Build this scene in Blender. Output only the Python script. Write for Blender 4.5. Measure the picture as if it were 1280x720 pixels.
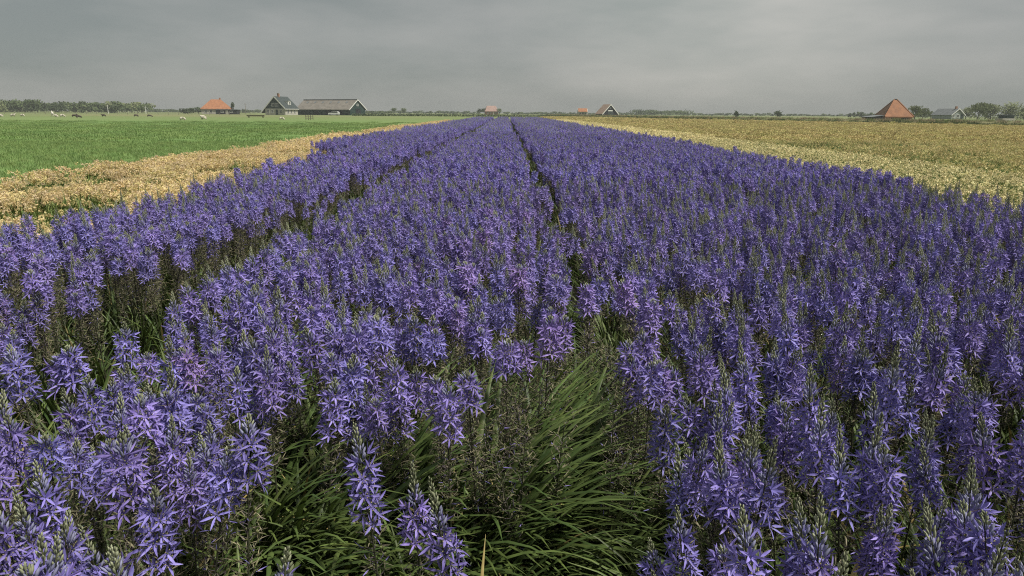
import bpy, bmesh, math, random
import numpy as np
from mathutils import Vector, Matrix, Euler

R = math.radians
rng = np.random.default_rng(11)
random.seed(5)
S = bpy.context.scene
for o in list(bpy.data.objects):
    bpy.data.objects.remove(o)
COL = S.collection

# ------------------------------------------------------------------ camera, world, sun, exposure
H_CAM = 1.5
PITCH, YAW, ROLL, FPX = R(14.4), R(0.52), R(0.358), 853.33
cam_d = bpy.data.cameras.new('camera')
cam_d.sensor_width = 36.0
cam_d.lens = 24.0
cam_d.clip_start = 0.05
cam_d.clip_end = 6000
cam = bpy.data.objects.new('camera', cam_d)
COL.objects.link(cam)
CAM_ROT = Matrix.Rotation(-YAW, 3, 'Z') @ Matrix.Rotation(math.pi / 2 - PITCH, 3, 'X') @ Matrix.Rotation(ROLL, 3, 'Z')
cam.location = (0, 0, H_CAM)
cam.rotation_euler = CAM_ROT.to_euler()
S.camera = cam
CR = np.array(CAM_ROT)

SUN_EL, SUN_AZ = R(60), R(112)          # azimuth clockwise from +Y: high, from the right
world = bpy.data.worlds.new('World')
S.world = world
world.use_nodes = True
nt = world.node_tree
nt.nodes.clear()
def wn(t, **k):
    n = nt.nodes.new(t)
    for a, b in k.items():
        setattr(n, a, b)
    return n
w_out = wn('ShaderNodeOutputWorld')
w_bg = wn('ShaderNodeBackground')
w_bg.inputs['Strength'].default_value = 0.10
w_sky = wn('ShaderNodeTexSky', sky_type='NISHITA', sun_disc=False, sun_elevation=SUN_EL, sun_rotation=SUN_AZ)
w_co = wn('ShaderNodeTexCoord')
w_map = wn('ShaderNodeMapping')
w_map.inputs['Scale'].default_value = (1.0, 1.0, 3.6)
w_map.inputs['Location'].default_value = (-1.6, 4.4, 1.2)
w_no = wn('ShaderNodeTexNoise')
w_no.inputs['Scale'].default_value = 1.7
w_no.inputs['Detail'].default_value = 5
w_no.inputs['Roughness'].default_value = 0.58
w_ramp = wn('ShaderNodeValToRGB')
w_ramp.color_ramp.elements[0].position = 0.37
w_ramp.color_ramp.elements[0].color = (1.08, 1.18, 1.135, 1)
w_ramp.color_ramp.elements[1].position = 0.64
w_ramp.color_ramp.elements[1].color = (1.74, 1.74, 1.66, 1)
w_sep = wn('ShaderNodeSeparateXYZ')
w_el = wn('ShaderNodeMapRange')          # an overcast sky is brighter overhead than at the horizon
w_el.inputs['From Min'].default_value = 0.12
w_el.inputs['From Max'].default_value = 1.0
w_el.inputs['To Min'].default_value = 1.0
w_el.inputs['To Max'].default_value = 1.05
w_mul = wn('ShaderNodeVectorMath', operation='SCALE')
w_mix = wn('ShaderNodeMix', data_type='RGBA')
w_mix.inputs[0].default_value = 0.96
L = nt.links.new
L(w_co.outputs['Generated'], w_map.inputs['Vector'])
L(w_map.outputs[0], w_no.inputs['Vector'])
L(w_no.outputs['Fac'], w_ramp.inputs[0])
L(w_co.outputs['Generated'], w_sep.inputs[0])
L(w_sep.outputs['Z'], w_el.inputs['Value'])
L(w_ramp.outputs[0], w_mul.inputs[0])
L(w_el.outputs[0], w_mul.inputs['Scale'])
L(w_sky.outputs[0], w_mix.inputs[6])
# a thinner, brighter part of the cloud sheet towards the upper right
w_dot = wn('ShaderNodeVectorMath', operation='DOT_PRODUCT')
w_dot.inputs[1].default_value = tuple(Vector((0.27, 0.90, 0.30)).normalized())
w_br = wn('ShaderNodeMapRange', interpolation_type='SMOOTHSTEP')
w_br.inputs['From Min'].default_value = 0.93
w_br.inputs['From Max'].default_value = 1.0
w_tint = wn('ShaderNodeMix', data_type='RGBA')
w_tint.inputs[6].default_value = (1, 1, 1, 1)
w_tint.inputs[7].default_value = (1.50, 1.45, 1.40, 1)
w_mul2 = wn('ShaderNodeVectorMath', operation='MULTIPLY')
w_nrm = wn('ShaderNodeVectorMath', operation='NORMALIZE')
L(w_co.outputs['Generated'], w_nrm.inputs[0])
L(w_nrm.outputs[0], w_dot.inputs[0])
L(w_dot.outputs['Value'], w_br.inputs['Value'])
L(w_mul.outputs[0], w_mul2.inputs[0])
L(w_br.outputs[0], w_tint.inputs[0])
L(w_tint.outputs[2], w_mul2.inputs[1])
L(w_mul2.outputs[0], w_mix.inputs[7])
L(w_mix.outputs[2], w_bg.inputs['Color'])
L(w_bg.outputs[0], w_out.inputs['Surface'])

sun_d = bpy.data.lights.new('sun', 'SUN')
sun_d.energy = 2.9
sun_d.angle = R(6)
sun_d.color = (1.0, 0.95, 0.86)
sun = bpy.data.objects.new('sun', sun_d)
COL.objects.link(sun)
sdir = Vector((math.sin(SUN_AZ) * math.cos(SUN_EL), math.cos(SUN_AZ) * math.cos(SUN_EL), math.sin(SUN_EL)))
sun.rotation_euler = sdir.to_track_quat('Z', 'Y').to_euler()
sun.location = (30, -40, 60)

S.view_settings.view_transform = 'Standard'
S.view_settings.look = 'None'
S.view_settings.exposure = 1.12
S.view_settings.gamma = 1.0
S.view_settings.use_curve_mapping = False
S.render.engine = 'CYCLES'
S.cycles.use_denoising = False
S.cycles.adaptive_threshold = 0.005
S.cycles.denoiser = 'OPENIMAGEDENOISE'
S.cycles.max_bounces = 6
S.cycles.diffuse_bounces = 2
S.cycles.transmission_bounces = 4
S.cycles.volume_bounces = 0
S.cycles.filter_width = 1.1

# ------------------------------------------------------------------ projection helpers (1280x720 photo pixels)
def ray(u, v):
    d = CR @ np.array([(u - 640) / FPX, (360 - v) / FPX, -1.0])
    return d
def X_at(u, Y, z=0.0):
    """world X of photo column u at ground distance Y, height z"""
    lo = np.array([0, Y, z - H_CAM])
    a, b = -Y * 1.5, Y * 1.5
    for _ in range(50):
        m = (a + b) / 2
        c = CR.T @ np.array([m, Y, z - H_CAM])
        if 640 + FPX * c[0] / -c[2] < u: a = m
        else: b = m
    return (a + b) / 2
def pix(P):
    P = np.atleast_2d(P).astype(float) - np.array([0, 0, H_CAM])
    c = P @ CR
    return 640 + FPX * c[:, 0] / -c[:, 2], 360 - FPX * c[:, 1] / -c[:, 2], -c[:, 2]
def on_plane(u, v, z):
    d = ray(u, v)
    t = (z - H_CAM) / d[2]
    return d[0] * t, d[1] * t

# ------------------------------------------------------------------ materials
MATS = {}
def mat(name, col, rough=0.8, col2=None, nscale=8.0, ndetail=4.0, rand=0.0, transl=0.0, spec=0.3, tcol=None, bump=0.0, huerand=0.0,
        coords='Object', ramp=(0.35, 0.65), big=None, stretch=None, sheen=0):
    m = bpy.data.materials.new(name)
    m.use_nodes = True
    t = m.node_tree
    t.nodes.clear()
    n = t.nodes.new
    l = t.links.new
    out = n('ShaderNodeOutputMaterial')
    p = n('ShaderNodeBsdfPrincipled')
    p.inputs['Roughness'].default_value = rough
    p.inputs['Specular IOR Level'].default_value = spec
    p.inputs['Base Color'].default_value = (*col, 1)
    sock = None
    if col2 is not None:
        tc = n('ShaderNodeTexCoord')
        src = tc.outputs[coords]
        if coords == 'Position':
            pass
        if stretch:
            mp = n('ShaderNodeMapping')
            mp.inputs['Scale'].default_value = stretch
            l(src, mp.inputs['Vector'])
            src = mp.outputs[0]
        no = n('ShaderNodeTexNoise')
        no.inputs['Scale'].default_value = nscale
        no.inputs['Detail'].default_value = ndetail
        l(src, no.inputs['Vector'])
        rp = n('ShaderNodeValToRGB')
        rp.color_ramp.elements[0].position = ramp[0]
        rp.color_ramp.elements[1].position = ramp[1]
        rp.color_ramp.elements[0].color = (*col, 1)
        rp.color_ramp.elements[1].color = (*col2, 1)
        l(no.outputs['Fac'], rp.inputs[0])
        sock = rp.outputs[0]
        if big:
            no2 = n('ShaderNodeTexNoise')
            no2.inputs['Scale'].default_value = big[0]
            no2.inputs['Detail'].default_value = 3
            l(src, no2.inputs['Vector'])
            rp2 = n('ShaderNodeValToRGB')
            rp2.color_ramp.elements[0].position = 0.38
            rp2.color_ramp.elements[1].position = 0.62
            rp2.color_ramp.elements[0].color = (0, 0, 0, 1)
            rp2.color_ramp.elements[1].color = (1, 1, 1, 1)
            l(no2.outputs['Fac'], rp2.inputs[0])
            mx = n('ShaderNodeMix'); mx.data_type = 'RGBA'
            l(rp2.outputs[0], mx.inputs[0])
            l(sock, mx.inputs[6])
            mx.inputs[7].default_value = (*big[1], 1)
            sock = mx.outputs[2]
        if bump:
            bp = n('ShaderNodeBump')
            bp.inputs['Strength'].default_value = bump
            l(no.outputs['Fac'], bp.inputs['Height'])
            l(bp.outputs[0], p.inputs['Normal'])
    if rand or huerand:
        oi = n('ShaderNodeObjectInfo')
        hs = n('ShaderNodeHueSaturation')
        mr = n('ShaderNodeMapRange')
        mr.inputs['To Min'].default_value = 1 - rand
        mr.inputs['To Max'].default_value = 1 + rand
        l(oi.outputs['Random'], mr.inputs['Value'])
        l(mr.outputs[0], hs.inputs['Value'])
        if huerand:
            wv = n('ShaderNodeMath'); wv.operation = 'MULTIPLY'; wv.inputs[1].default_value = 17.31
            fr = n('ShaderNodeMath'); fr.operation = 'FRACT'
            l(oi.outputs['Random'], wv.inputs[0]); l(wv.outputs[0], fr.inputs[0])
            mh = n('ShaderNodeMapRange')
            mh.inputs['To Min'].default_value = 0.5 - huerand
            mh.inputs['To Max'].default_value = 0.5 + huerand
            l(fr.outputs[0], mh.inputs['Value'])
            l(mh.outputs[0], hs.inputs['Hue'])
        if sock is not None: l(sock, hs.inputs['Color'])
        else: hs.inputs['Color'].default_value = (*col, 1)
        sock = hs.outputs[0]
    if sock is not None:
        l(sock, p.inputs['Base Color'])
    if transl:
        tr = n('ShaderNodeBsdfTranslucent')
        if tcol: tr.inputs['Color'].default_value = (*tcol, 1)
        elif sock is not None: l(sock, tr.inputs['Color'])
        else: tr.inputs['Color'].default_value = (*col, 1)
        ms = n('ShaderNodeMixShader')
        ms.inputs[0].default_value = transl
        l(p.outputs[0], ms.inputs[1]); l(tr.outputs[0], ms.inputs[2])
        l(ms.outputs[0], out.inputs['Surface'])
    else:
        l(p.outputs[0], out.inputs['Surface'])
    MATS[name] = m
    return m

# flowers
mat('tepal', (0.156, 0.128, 0.385), 0.55, (0.250, 0.212, 0.535), 60, 2, rand=0.22, transl=0.16, spec=0.3, huerand=0.010)
mat('tepal_pink', (0.190, 0.136, 0.38), 0.55, (0.280, 0.214, 0.515), 60, 2, rand=0.15, transl=0.16, spec=0.25, huerand=0.012)
mat('anther', (0.30, 0.26, 0.12), 0.7)
mat('pedicel', (0.075, 0.085, 0.045), 0.6, (0.10, 0.07, 0.10), 30, 2, rand=0.2)
mat('flower_stem', (0.030, 0.032, 0.020), 0.55, (0.05, 0.055, 0.026), 20, 2, rand=0.2)
mat('withered', (0.10, 0.085, 0.075), 0.85, (0.24, 0.22, 0.13), 80, 2, rand=0.35, transl=0.15)
mat('capsule', (0.07, 0.085, 0.03), 0.6, (0.10, 0.11, 0.04), 40, 2)
mat('bud_blue', (0.17, 0.175, 0.28), 0.55, (0.27, 0.275, 0.40), 70, 2, rand=0.2, transl=0.1)
mat('bud_green', (0.18, 0.20, 0.115), 0.55, (0.34, 0.36, 0.24), 60, 2, rand=0.25, transl=0.1)
mat('strap_leaf', (0.038, 0.064, 0.018), 0.52, (0.092, 0.126, 0.034), 9, 3, rand=0.4, transl=0.14, spec=0.3, tcol=(0.10, 0.15, 0.03), huerand=0.015)
mat('dry_leaf', (0.26, 0.20, 0.07), 0.7, (0.34, 0.28, 0.12), 20, 2, rand=0.3, transl=0.2)
# other crops
mat('beige_petal', (0.61, 0.49, 0.23), 0.85, (0.76, 0.635, 0.35), 25, 2, rand=0.16, transl=0.4, huerand=0.015)
mat('pink_petal', (0.60, 0.47, 0.29), 0.85, (0.70, 0.58, 0.39), 25, 2, rand=0.16, transl=0.4)
mat('cream_petal', (0.62, 0.54, 0.27), 0.8, (0.76, 0.69, 0.40), 25, 2, rand=0.2, transl=0.2, huerand=0.012)
mat('ochre_petal', (0.385, 0.33, 0.14), 0.85, (0.52, 0.46, 0.215), 25, 2, rand=0.25, transl=0.2, huerand=0.02)
mat('crop_leaf', (0.085, 0.13, 0.035), 0.6, (0.15, 0.20, 0.05), 12, 2, rand=0.3, transl=0.2, huerand=0.02)
mat('grass_blade', (0.142, 0.222, 0.064), 0.55, (0.205, 0.295, 0.096), 6, 2, rand=0.25, transl=0.25, huerand=0.015)
# ground
mat('soil', (0.014, 0.012, 0.009), 0.95, (0.032, 0.026, 0.018), 14, 6, bump=0.6)
mat('meadow', (0.095, 0.145, 0.045), 0.9, (0.145, 0.18, 0.064), 0.05, 6, big=(0.012, (0.155, 0.165, 0.07)))
mat('field_green', (0.115, 0.178, 0.052), 0.9, (0.16, 0.225, 0.075), 0.35, 8, big=(0.03, (0.10, 0.18, 0.045)), stretch=(1, 0.25, 1), bump=0.3)
mat('field_ochre', (0.26, 0.215, 0.095), 0.95, (0.34, 0.28, 0.13), 0.8, 8, big=(0.04, (0.16, 0.155, 0.05)), stretch=(1, 0.3, 1), bump=0.3)
mat('bank_grass', (0.06, 0.085, 0.028), 0.9, (0.11, 0.125, 0.05), 0.6, 6, big=(0.05, (0.19, 0.155, 0.085)), stretch=(1, 0.4, 1))
# buildings
mat('roof_orange', (0.235, 0.103, 0.050), 0.8, (0.31, 0.138, 0.066), 1.2, 6, bump=0.2)
mat('roof_rust', (0.19, 0.086, 0.042), 0.8, (0.265, 0.12, 0.057), 0.9, 8, bump=0.2)
mat('roof_rust_shaded', (0.09, 0.055, 0.034), 0.85, (0.15, 0.08, 0.045), 0.9, 8, bump=0.2)  # darker copy of the rust roof, shade painted in for the left slope
mat('roof_tan', (0.135, 0.124, 0.108), 0.8, (0.19, 0.175, 0.152), 0.5, 6, stretch=(2.5, 1, 1))
mat('roof_slate', (0.025, 0.035, 0.035), 0.6, (0.045, 0.06, 0.06), 3, 4)
mat('roof_pink', (0.24, 0.165, 0.14), 0.85, (0.31, 0.21, 0.18), 1, 5)
mat('roof_grey', (0.10, 0.112, 0.118), 0.85, (0.14, 0.152, 0.158), 1, 5)
mat('reed_thatch', (0.19, 0.135, 0.105), 0.95, (0.27, 0.195, 0.15), 4, 5, bump=0.3)
mat('wall_teal', (0.010, 0.028, 0.027), 0.6, (0.020, 0.045, 0.040), 3, 4, stretch=(6, 6, 0.5))
mat('wall_tar', (0.008, 0.010, 0.014), 0.7, (0.02, 0.022, 0.028), 3, 4, stretch=(6, 6, 0.5))
mat('wall_white', (0.34, 0.33, 0.29), 0.8, (0.44, 0.42, 0.37), 2, 4)
mat('wall_cream', (0.42, 0.40, 0.30), 0.8, (0.52, 0.49, 0.38), 2, 4)
mat('wall_brick', (0.26, 0.13, 0.08), 0.85, (0.33, 0.18, 0.11), 5, 4)
mat('white_paint', (0.70, 0.70, 0.67), 0.5)
mat('grey_paint', (0.30, 0.33, 0.33), 0.6)
mat('glass_dark', (0.02, 0.025, 0.03), 0.08, spec=0.6)
mat('wood_grey', (0.16, 0.14, 0.11), 0.85, (0.24, 0.21, 0.17), 6, 4)
mat('wood_dark', (0.08, 0.07, 0.055), 0.85, (0.13, 0.115, 0.09), 6, 4)
mat('car_paint', (0.60, 0.61, 0.61), 0.25, spec=0.5)
mat('rubber', (0.02, 0.02, 0.02), 0.8)
mat('metal', (0.35, 0.36, 0.36), 0.4)
mat('wool', (0.42, 0.39, 0.32), 0.95, (0.54, 0.5, 0.42), 12, 4, bump=0.4)
mat('dark_hide', (0.05, 0.04, 0.034), 0.8, (0.085, 0.07, 0.06), 4, 3)
mat('pale_hide', (0.44, 0.42, 0.37), 0.8, (0.54, 0.52, 0.46), 4, 3)
mat('bark', (0.07, 0.055, 0.04), 0.9, (0.12, 0.10, 0.075), 5, 4)
mat('tree_leaf', (0.055, 0.085, 0.032), 0.7, (0.10, 0.13, 0.05), 0.7, 4, rand=0.2, transl=0.2)
mat('tree_leaf_pale', (0.13, 0.155, 0.07), 0.7, (0.18, 0.205, 0.095), 0.5, 4, rand=0.15, transl=0.2)
mat('hedge_leaf', (0.03, 0.052, 0.020), 0.7, (0.06, 0.085, 0.03), 0.8, 4, transl=0.15)
mat('reed', (0.27, 0.215, 0.145), 0.9, (0.36, 0.295, 0.20), 2, 3, rand=0.2, transl=0.15)

# ------------------------------------------------------------------ mesh builder
class MB:
    def __init__(s):
        s.v, s.f, s.m = [], [], []
    def quad_strip(s, secs, m):
        """secs: list of equal length point lists"""
        b = len(s.v); k = len(secs[0])
        for sec in secs: s.v.extend([tuple(p) for p in sec])
        for i in range(len(secs) - 1):
            for j in range(k - 1):
                a = b + i * k + j
                s.f.append((a, a + 1, a + k + 1, a + k)); s.m.append(m)
    def tube(s, pts, rad, m, n=5, cap=True):
        b = len(s.v)
        pts = [Vector(p) for p in pts]
        for i, p in enumerate(pts):
            d = (pts[min(i + 1, len(pts) - 1)] - pts[max(i - 1, 0)]).normalized()
            a = d.orthogonal().normalized() if abs(d.z) < 0.9 else Vector((1, 0, 0)) - d * d.x
            a.normalize(); c = d.cross(a)
            for j in range(n):
                t = 2 * math.pi * j / n
                s.v.append(tuple(p + (a * math.cos(t) + c * math.sin(t)) * rad[i]))
        for i in range(len(pts) - 1):
            for j in range(n):
                j2 = (j + 1) % n
                s.f.append((b + i * n + j, b + i * n + j2, b + (i + 1) * n + j2, b + (i + 1) * n + j)); s.m.append(m)
        if cap and n > 2:
            s.f.append(tuple(b + j for j in range(n))[::-1]); s.m.append(m)
            e = b + (len(pts) - 1) * n
            s.f.append(tuple(e + j for j in range(n))); s.m.append(m)
    def box(s, c, d, m, rz=0.0):
        b = len(s.v); cs, sn = math.cos(rz), math.sin(rz)
        for z in (-.5, .5):
            for x, y in ((-.5, -.5), (.5, -.5), (.5, .5), (-.5, .5)):
                px, py = x * d[0], y * d[1]
                s.v.append((c[0] + px * cs - py * sn, c[1] + px * sn + py * cs, c[2] + z * d[2]))
        for f in ((3, 2, 1, 0), (4, 5, 6, 7), (0, 1, 5, 4), (1, 2, 6, 5), (2, 3, 7, 6), (3, 0, 4, 7)):
            s.f.append(tuple(b + i for i in f)); s.m.append(m)
    def poly(s, pts, m):
        b = len(s.v); s.v.extend([tuple(p) for p in pts]); s.f.append(tuple(range(b, b + len(pts)))); s.m.append(m)
    def extrude(s, outline, vec, m):
        """closed prism from a planar outline"""
        n = len(outline); b = len(s.v); vec = Vector(vec)
        s.v.extend([tuple(p) for p in outline]); s.v.extend([tuple(Vector(p) + vec) for p in outline])
        s.f.append(tuple(range(b, b + n))); s.m.append(m)
        s.f.append(tuple(range(b + 2 * n - 1, b + n - 1, -1))); s.m.append(m)
        for i in range(n):
            j = (i + 1) % n
            s.f.append((b + j, b + i, b + n + i, b + n + j)); s.m.append(m)
    def add(s, o):
        b = len(s.v); s.v.extend(o.v); s.f.extend([tuple(i + b for i in f) for f in o.f]); s.m.extend(o.m)
    def mesh(s, name, smooth=False, fix=False):
        me = bpy.data.meshes.new(name)
        me.from_pydata([tuple(map(float, p)) for p in s.v], [], s.f)
        used = []
        for x in s.m:
            if x not in used: used.append(x)
        for x in used: me.materials.append(MATS[x])
        me.polygons.foreach_set('material_index', np.array([used.index(x) for x in s.m], dtype=np.int32))
        me.polygons.foreach_set('use_smooth', np.full(len(s.f), smooth))
        if fix:
            bm = bmesh.new(); bm.from_mesh(me); bmesh.ops.recalc_face_normals(bm, faces=bm.faces); bm.to_mesh(me); bm.free()
        me.update()
        return me
    def obj(s, name, parent=None, smooth=False, fix=True, link=True):
        o = bpy.data.objects.new(name, s.mesh(name, smooth, fix))
        if link: COL.objects.link(o)
        if parent: o.parent = parent
        return o

def tag(o, label=None, cat=None, group=None, kind=None):
    if label: o['label'] = label
    if cat: o['category'] = cat
    if group: o['group'] = group
    if kind: o['kind'] = kind
    return o
def thing(name, loc, label, cat, rz=0.0, group=None):
    o = bpy.data.objects.new(name, None)
    o.empty_display_size = 0.2
    COL.objects.link(o)
    o.location = loc; o.rotation_euler = (0, 0, rz)
    return tag(o, label, cat, group)
def sheet(name, pts, z, m, label=None):
    b = MB(); b.poly([(x, y, z) for x, y in pts], m)
    return tag(b.obj(name, fix=False), label, None, None, 'structure')

# geometry-node scatter: one object that stands for an uncountable mass of plants
def scatter(name, pts, rot, scl, idx, protos, label, cat):
    me = bpy.data.meshes.new(name)
    n = len(pts)
    me.vertices.add(n)
    me.vertices.foreach_set('co', np.asarray(pts, dtype=np.float32).ravel())
    a = me.attributes.new('rot', 'FLOAT_VECTOR', 'POINT'); a.data.foreach_set('vector', np.asarray(rot, dtype=np.float32).ravel())
    a = me.attributes.new('scl', 'FLOAT', 'POINT'); a.data.foreach_set('value', np.asarray(scl, dtype=np.float32))
    a = me.attributes.new('idx', 'INT', 'POINT'); a.data.foreach_set('value', np.asarray(idx, dtype=np.int32))
    o = bpy.data.objects.new(name, me); COL.objects.link(o)
    pc = bpy.data.collections.new(name + '_sources')
    for i, p in enumerate(protos):
        po = bpy.data.objects.new('%s_source_%03d' % (name, i), p)
        pc.objects.link(po)
    g = bpy.data.node_groups.new(name + '_scatter', 'GeometryNodeTree')
    g.interface.new_socket('Geometry', in_out='INPUT', socket_type='NodeSocketGeometry')
    g.interface.new_socket('Geometry', in_out='OUTPUT', socket_type='NodeSocketGeometry')
    N = g.nodes.new
    gi, go = N('NodeGroupInput'), N('NodeGroupOutput')
    ci = N('GeometryNodeCollectionInfo'); ci.inputs['Collection'].default_value = pc
    ci.inputs['Separate Children'].default_value = True; ci.inputs['Reset Children'].default_value = True
    ip = N('GeometryNodeInstanceOnPoints'); ip.inputs['Pick Instance'].default_value = True
    def na(nm, ty):
        q = N('GeometryNodeInputNamedAttribute'); q.data_type = ty; q.inputs['Name'].default_value = nm; return q
    l = g.links.new
    l(gi.outputs[0], ip.inputs['Points']); l(ci.outputs[0], ip.inputs['Instance'])
    l(na('idx', 'INT').outputs[0], ip.inputs['Instance Index'])
    l(na('rot', 'FLOAT_VECTOR').outputs[0], ip.inputs['Rotation'])
    l(na('scl', 'FLOAT').outputs[0], ip.inputs['Scale'])
    l(ip.outputs[0], go.inputs[0])
    md = o.modifiers.new('scatter', 'NODES'); md.node_group = g
    return tag(o, label, cat, None, 'stuff')

# smooth value noise on the plane
_NG = rng.random((64, 64))
def vnoise(x, y, s):
    x = np.asarray(x) / s + 100; y = np.asarray(y) / s + 100
    xi, yi = np.floor(x).astype(int), np.floor(y).astype(int)
    fx, fy = x - xi, y - yi
    fx, fy = fx * fx * (3 - 2 * fx), fy * fy * (3 - 2 * fy)
    g = lambda i, j: _NG[i % 64, j % 64]
    return (g(xi, yi) * (1 - fx) + g(xi + 1, yi) * fx) * (1 - fy) + (g(xi, yi + 1) * (1 - fx) + g(xi + 1, yi + 1) * fx) * fy

# ------------------------------------------------------------------ ground and fields
BED_END = 112.0
sheet('ground', [(-1400, -60), (1400, -60), (1400, 1500), (-1400, 1500)], 0.0, 'meadow')
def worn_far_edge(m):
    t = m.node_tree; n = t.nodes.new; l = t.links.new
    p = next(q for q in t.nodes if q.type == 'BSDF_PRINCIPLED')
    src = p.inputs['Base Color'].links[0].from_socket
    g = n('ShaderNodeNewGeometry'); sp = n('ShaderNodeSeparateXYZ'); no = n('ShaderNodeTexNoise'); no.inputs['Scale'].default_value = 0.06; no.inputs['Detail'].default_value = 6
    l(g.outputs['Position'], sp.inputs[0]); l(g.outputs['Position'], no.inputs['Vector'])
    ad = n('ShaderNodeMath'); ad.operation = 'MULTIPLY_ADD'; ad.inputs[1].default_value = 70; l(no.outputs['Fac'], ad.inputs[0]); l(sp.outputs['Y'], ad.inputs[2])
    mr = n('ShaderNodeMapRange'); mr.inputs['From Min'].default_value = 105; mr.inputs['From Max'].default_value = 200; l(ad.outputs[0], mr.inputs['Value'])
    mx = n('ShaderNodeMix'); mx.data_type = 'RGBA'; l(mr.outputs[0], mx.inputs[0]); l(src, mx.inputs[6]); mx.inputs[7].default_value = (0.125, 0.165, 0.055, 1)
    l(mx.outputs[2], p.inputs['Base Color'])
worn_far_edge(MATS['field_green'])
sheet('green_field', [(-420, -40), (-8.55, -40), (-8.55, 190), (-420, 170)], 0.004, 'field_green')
BANK = [(95, 20), (67, 91), (41, 159), (28, 231), (18, 300)]
sheet('ochre_field', [(5.0, -40), (118, -40)] + BANK[:4] + [(5.0, 231)], 0.008, 'field_ochre')
sheet('bed_soil', [(-8.55, -40), (5.0, -40), (5.0, BED_END + 2), (-8.55, BED_END + 2)], 0.012, 'soil')

# low dyke that closes the right hand field
def dyke():
    b = MB()
    prof = [(-3.2, -0.05), (-1.6, 0.40), (-0.5, 0.70), (0.8, 0.75), (2.4, 0.4), (4.2, -0.05)]
    secs = []
    P = [Vector((x, y, 0)) for x, y in BANK]
    pts = []
    for i in range(len(P) - 1):
        k = 14
        for j in range(k): pts.append(P[i].lerp(P[i + 1], j / k))
    pts.append(P[-1])
    for i, p in enumerate(pts):
        d = (pts[min(i + 1, len(pts) - 1)] - pts[max(i - 1, 0)]).normalized()
        nrm = Vector((d.y, -d.x, 0))
        hh = 0.85 + 0.3 * float(vnoise(p.x, p.y, 9))
        secs.append([p + nrm * a + Vector((0, 0, z * hh if z > 0 else z)) for a, z in prof])
    b.quad_strip(secs, 'bank_grass')
    tag(b.obj('dyke', smooth=True), None, None, None, 'structure')
dyke()

# ------------------------------------------------------------------ buildings
def gable_walls(W, Ln, he, hr, m):
    b = MB()
    out = [(-W / 2, -Ln / 2, 0), (W / 2, -Ln / 2, 0), (W / 2, -Ln / 2, he), (0, -Ln / 2, hr), (-W / 2, -Ln / 2, he)]
    b.extrude(out, (0, Ln, 0), m)
    return b
def gable_roof(W, Ln, he, hr, m, oh=0.4, ohe=0.35, th=0.22, left_drop=0.0):
    b = MB()
    sl = (hr - he) / (W / 2)
    for s in (-1, 1):
        ext = oh + (left_drop if s < 0 else 0)
        n = Vector((s * sl, 0, 1)).normalized()
        p0 = Vector((0, 0, hr)) + n * 0.02 if s > 0 else Vector((-0.004, 0, hr)) + n * 0.02
        p1 = Vector((s * (W / 2 + ext), 0, he - sl * ext)) + n * 0.02
        y0 = -Ln / 2 - ohe
        o = [Vector((p0.x, y0, p0.z)), Vector((p1.x, y0, p1.z)), Vector((p1.x, y0, p1.z)) + n * th, Vector((s * 0.003, y0, hr + th * n.z + 0.06))]
        b.extrude(o, (0, Ln + 2 * ohe, 0), m)
    return b
def barge(W, Ln, he, hr, m, oh=0.4, ohe=0.35, left_drop=0.0, wd=0.34):
    out = []
    sl = (hr - he) / (W / 2)
    for s in (-1, 1):
        b = MB()
        ext = oh + (left_drop if s < 0 else 0)
        y0 = -Ln / 2 - ohe - 0.06
        top, bot = Vector((s * 0.005, y0, hr + 0.34)), Vector((s * (W / 2 + ext + 0.05), y0, he - sl * ext + 0.24))
        b.extrude([top, bot, bot - Vector((0, 0, wd)), top - Vector((0, 0, wd))], (0, 0.05, 0), m)
        out.append(b)
    return out
def window(parent, c, w, h, face='front', fm='white_paint', off=0.0):
    """framed window set on a wall; face front = looking to -Y, side = looking to +X"""
    f, p = MB(), MB()
    t = 0.10
    def bx(b, du, dz, ww, hh, dep, m, o):
        if face == 'front': b.box((c[0] + du, c[1] - o, c[2] + dz), (ww, dep, hh), m)
        else: b.box((c[0] + o, c[1] + du, c[2] + dz), (dep, ww, hh), m)
    bx(f, 0, h / 2, w + t, t, 0.08, fm, 0.04); bx(f, 0, -h / 2, w + t * 1.6, t, 0.11, fm, 0.055)
    for s in (-1, 1): bx(f, s * w / 2, 0, t, h - t, 0.08, fm, 0.04)
    bx(f, 0, 0, t * .7, h - t, 0.06, fm, 0.035)
    bx(p, 0, 0, w - t, h - t, 0.02, 'glass_dark', 0.012)
    fo = f.obj('window', parent); p.obj('pane', fo)
    return fo
def door(parent, c, w, h, m, face='front'):
    b = MB()
    if face == 'front': b.box((c[0], c[1] - 0.04, c[2] + h / 2), (w, 0.08, h), m)
    else: b.box((c[0] + 0.04, c[1], c[2] + h / 2), (0.08, w, h), m)
    d = b.obj('door', parent)
    k = MB()
    if face == 'front': k.box((c[0] + w * .38, c[1] - 0.11, 1.0), (0.05, 0.06, 0.14), 'metal')
    else: k.box((c[0] + 0.11, c[1] + w * .38, 1.0), (0.06, 0.05, 0.14), 'metal')
    k.obj('handle', d)
    return d

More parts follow.
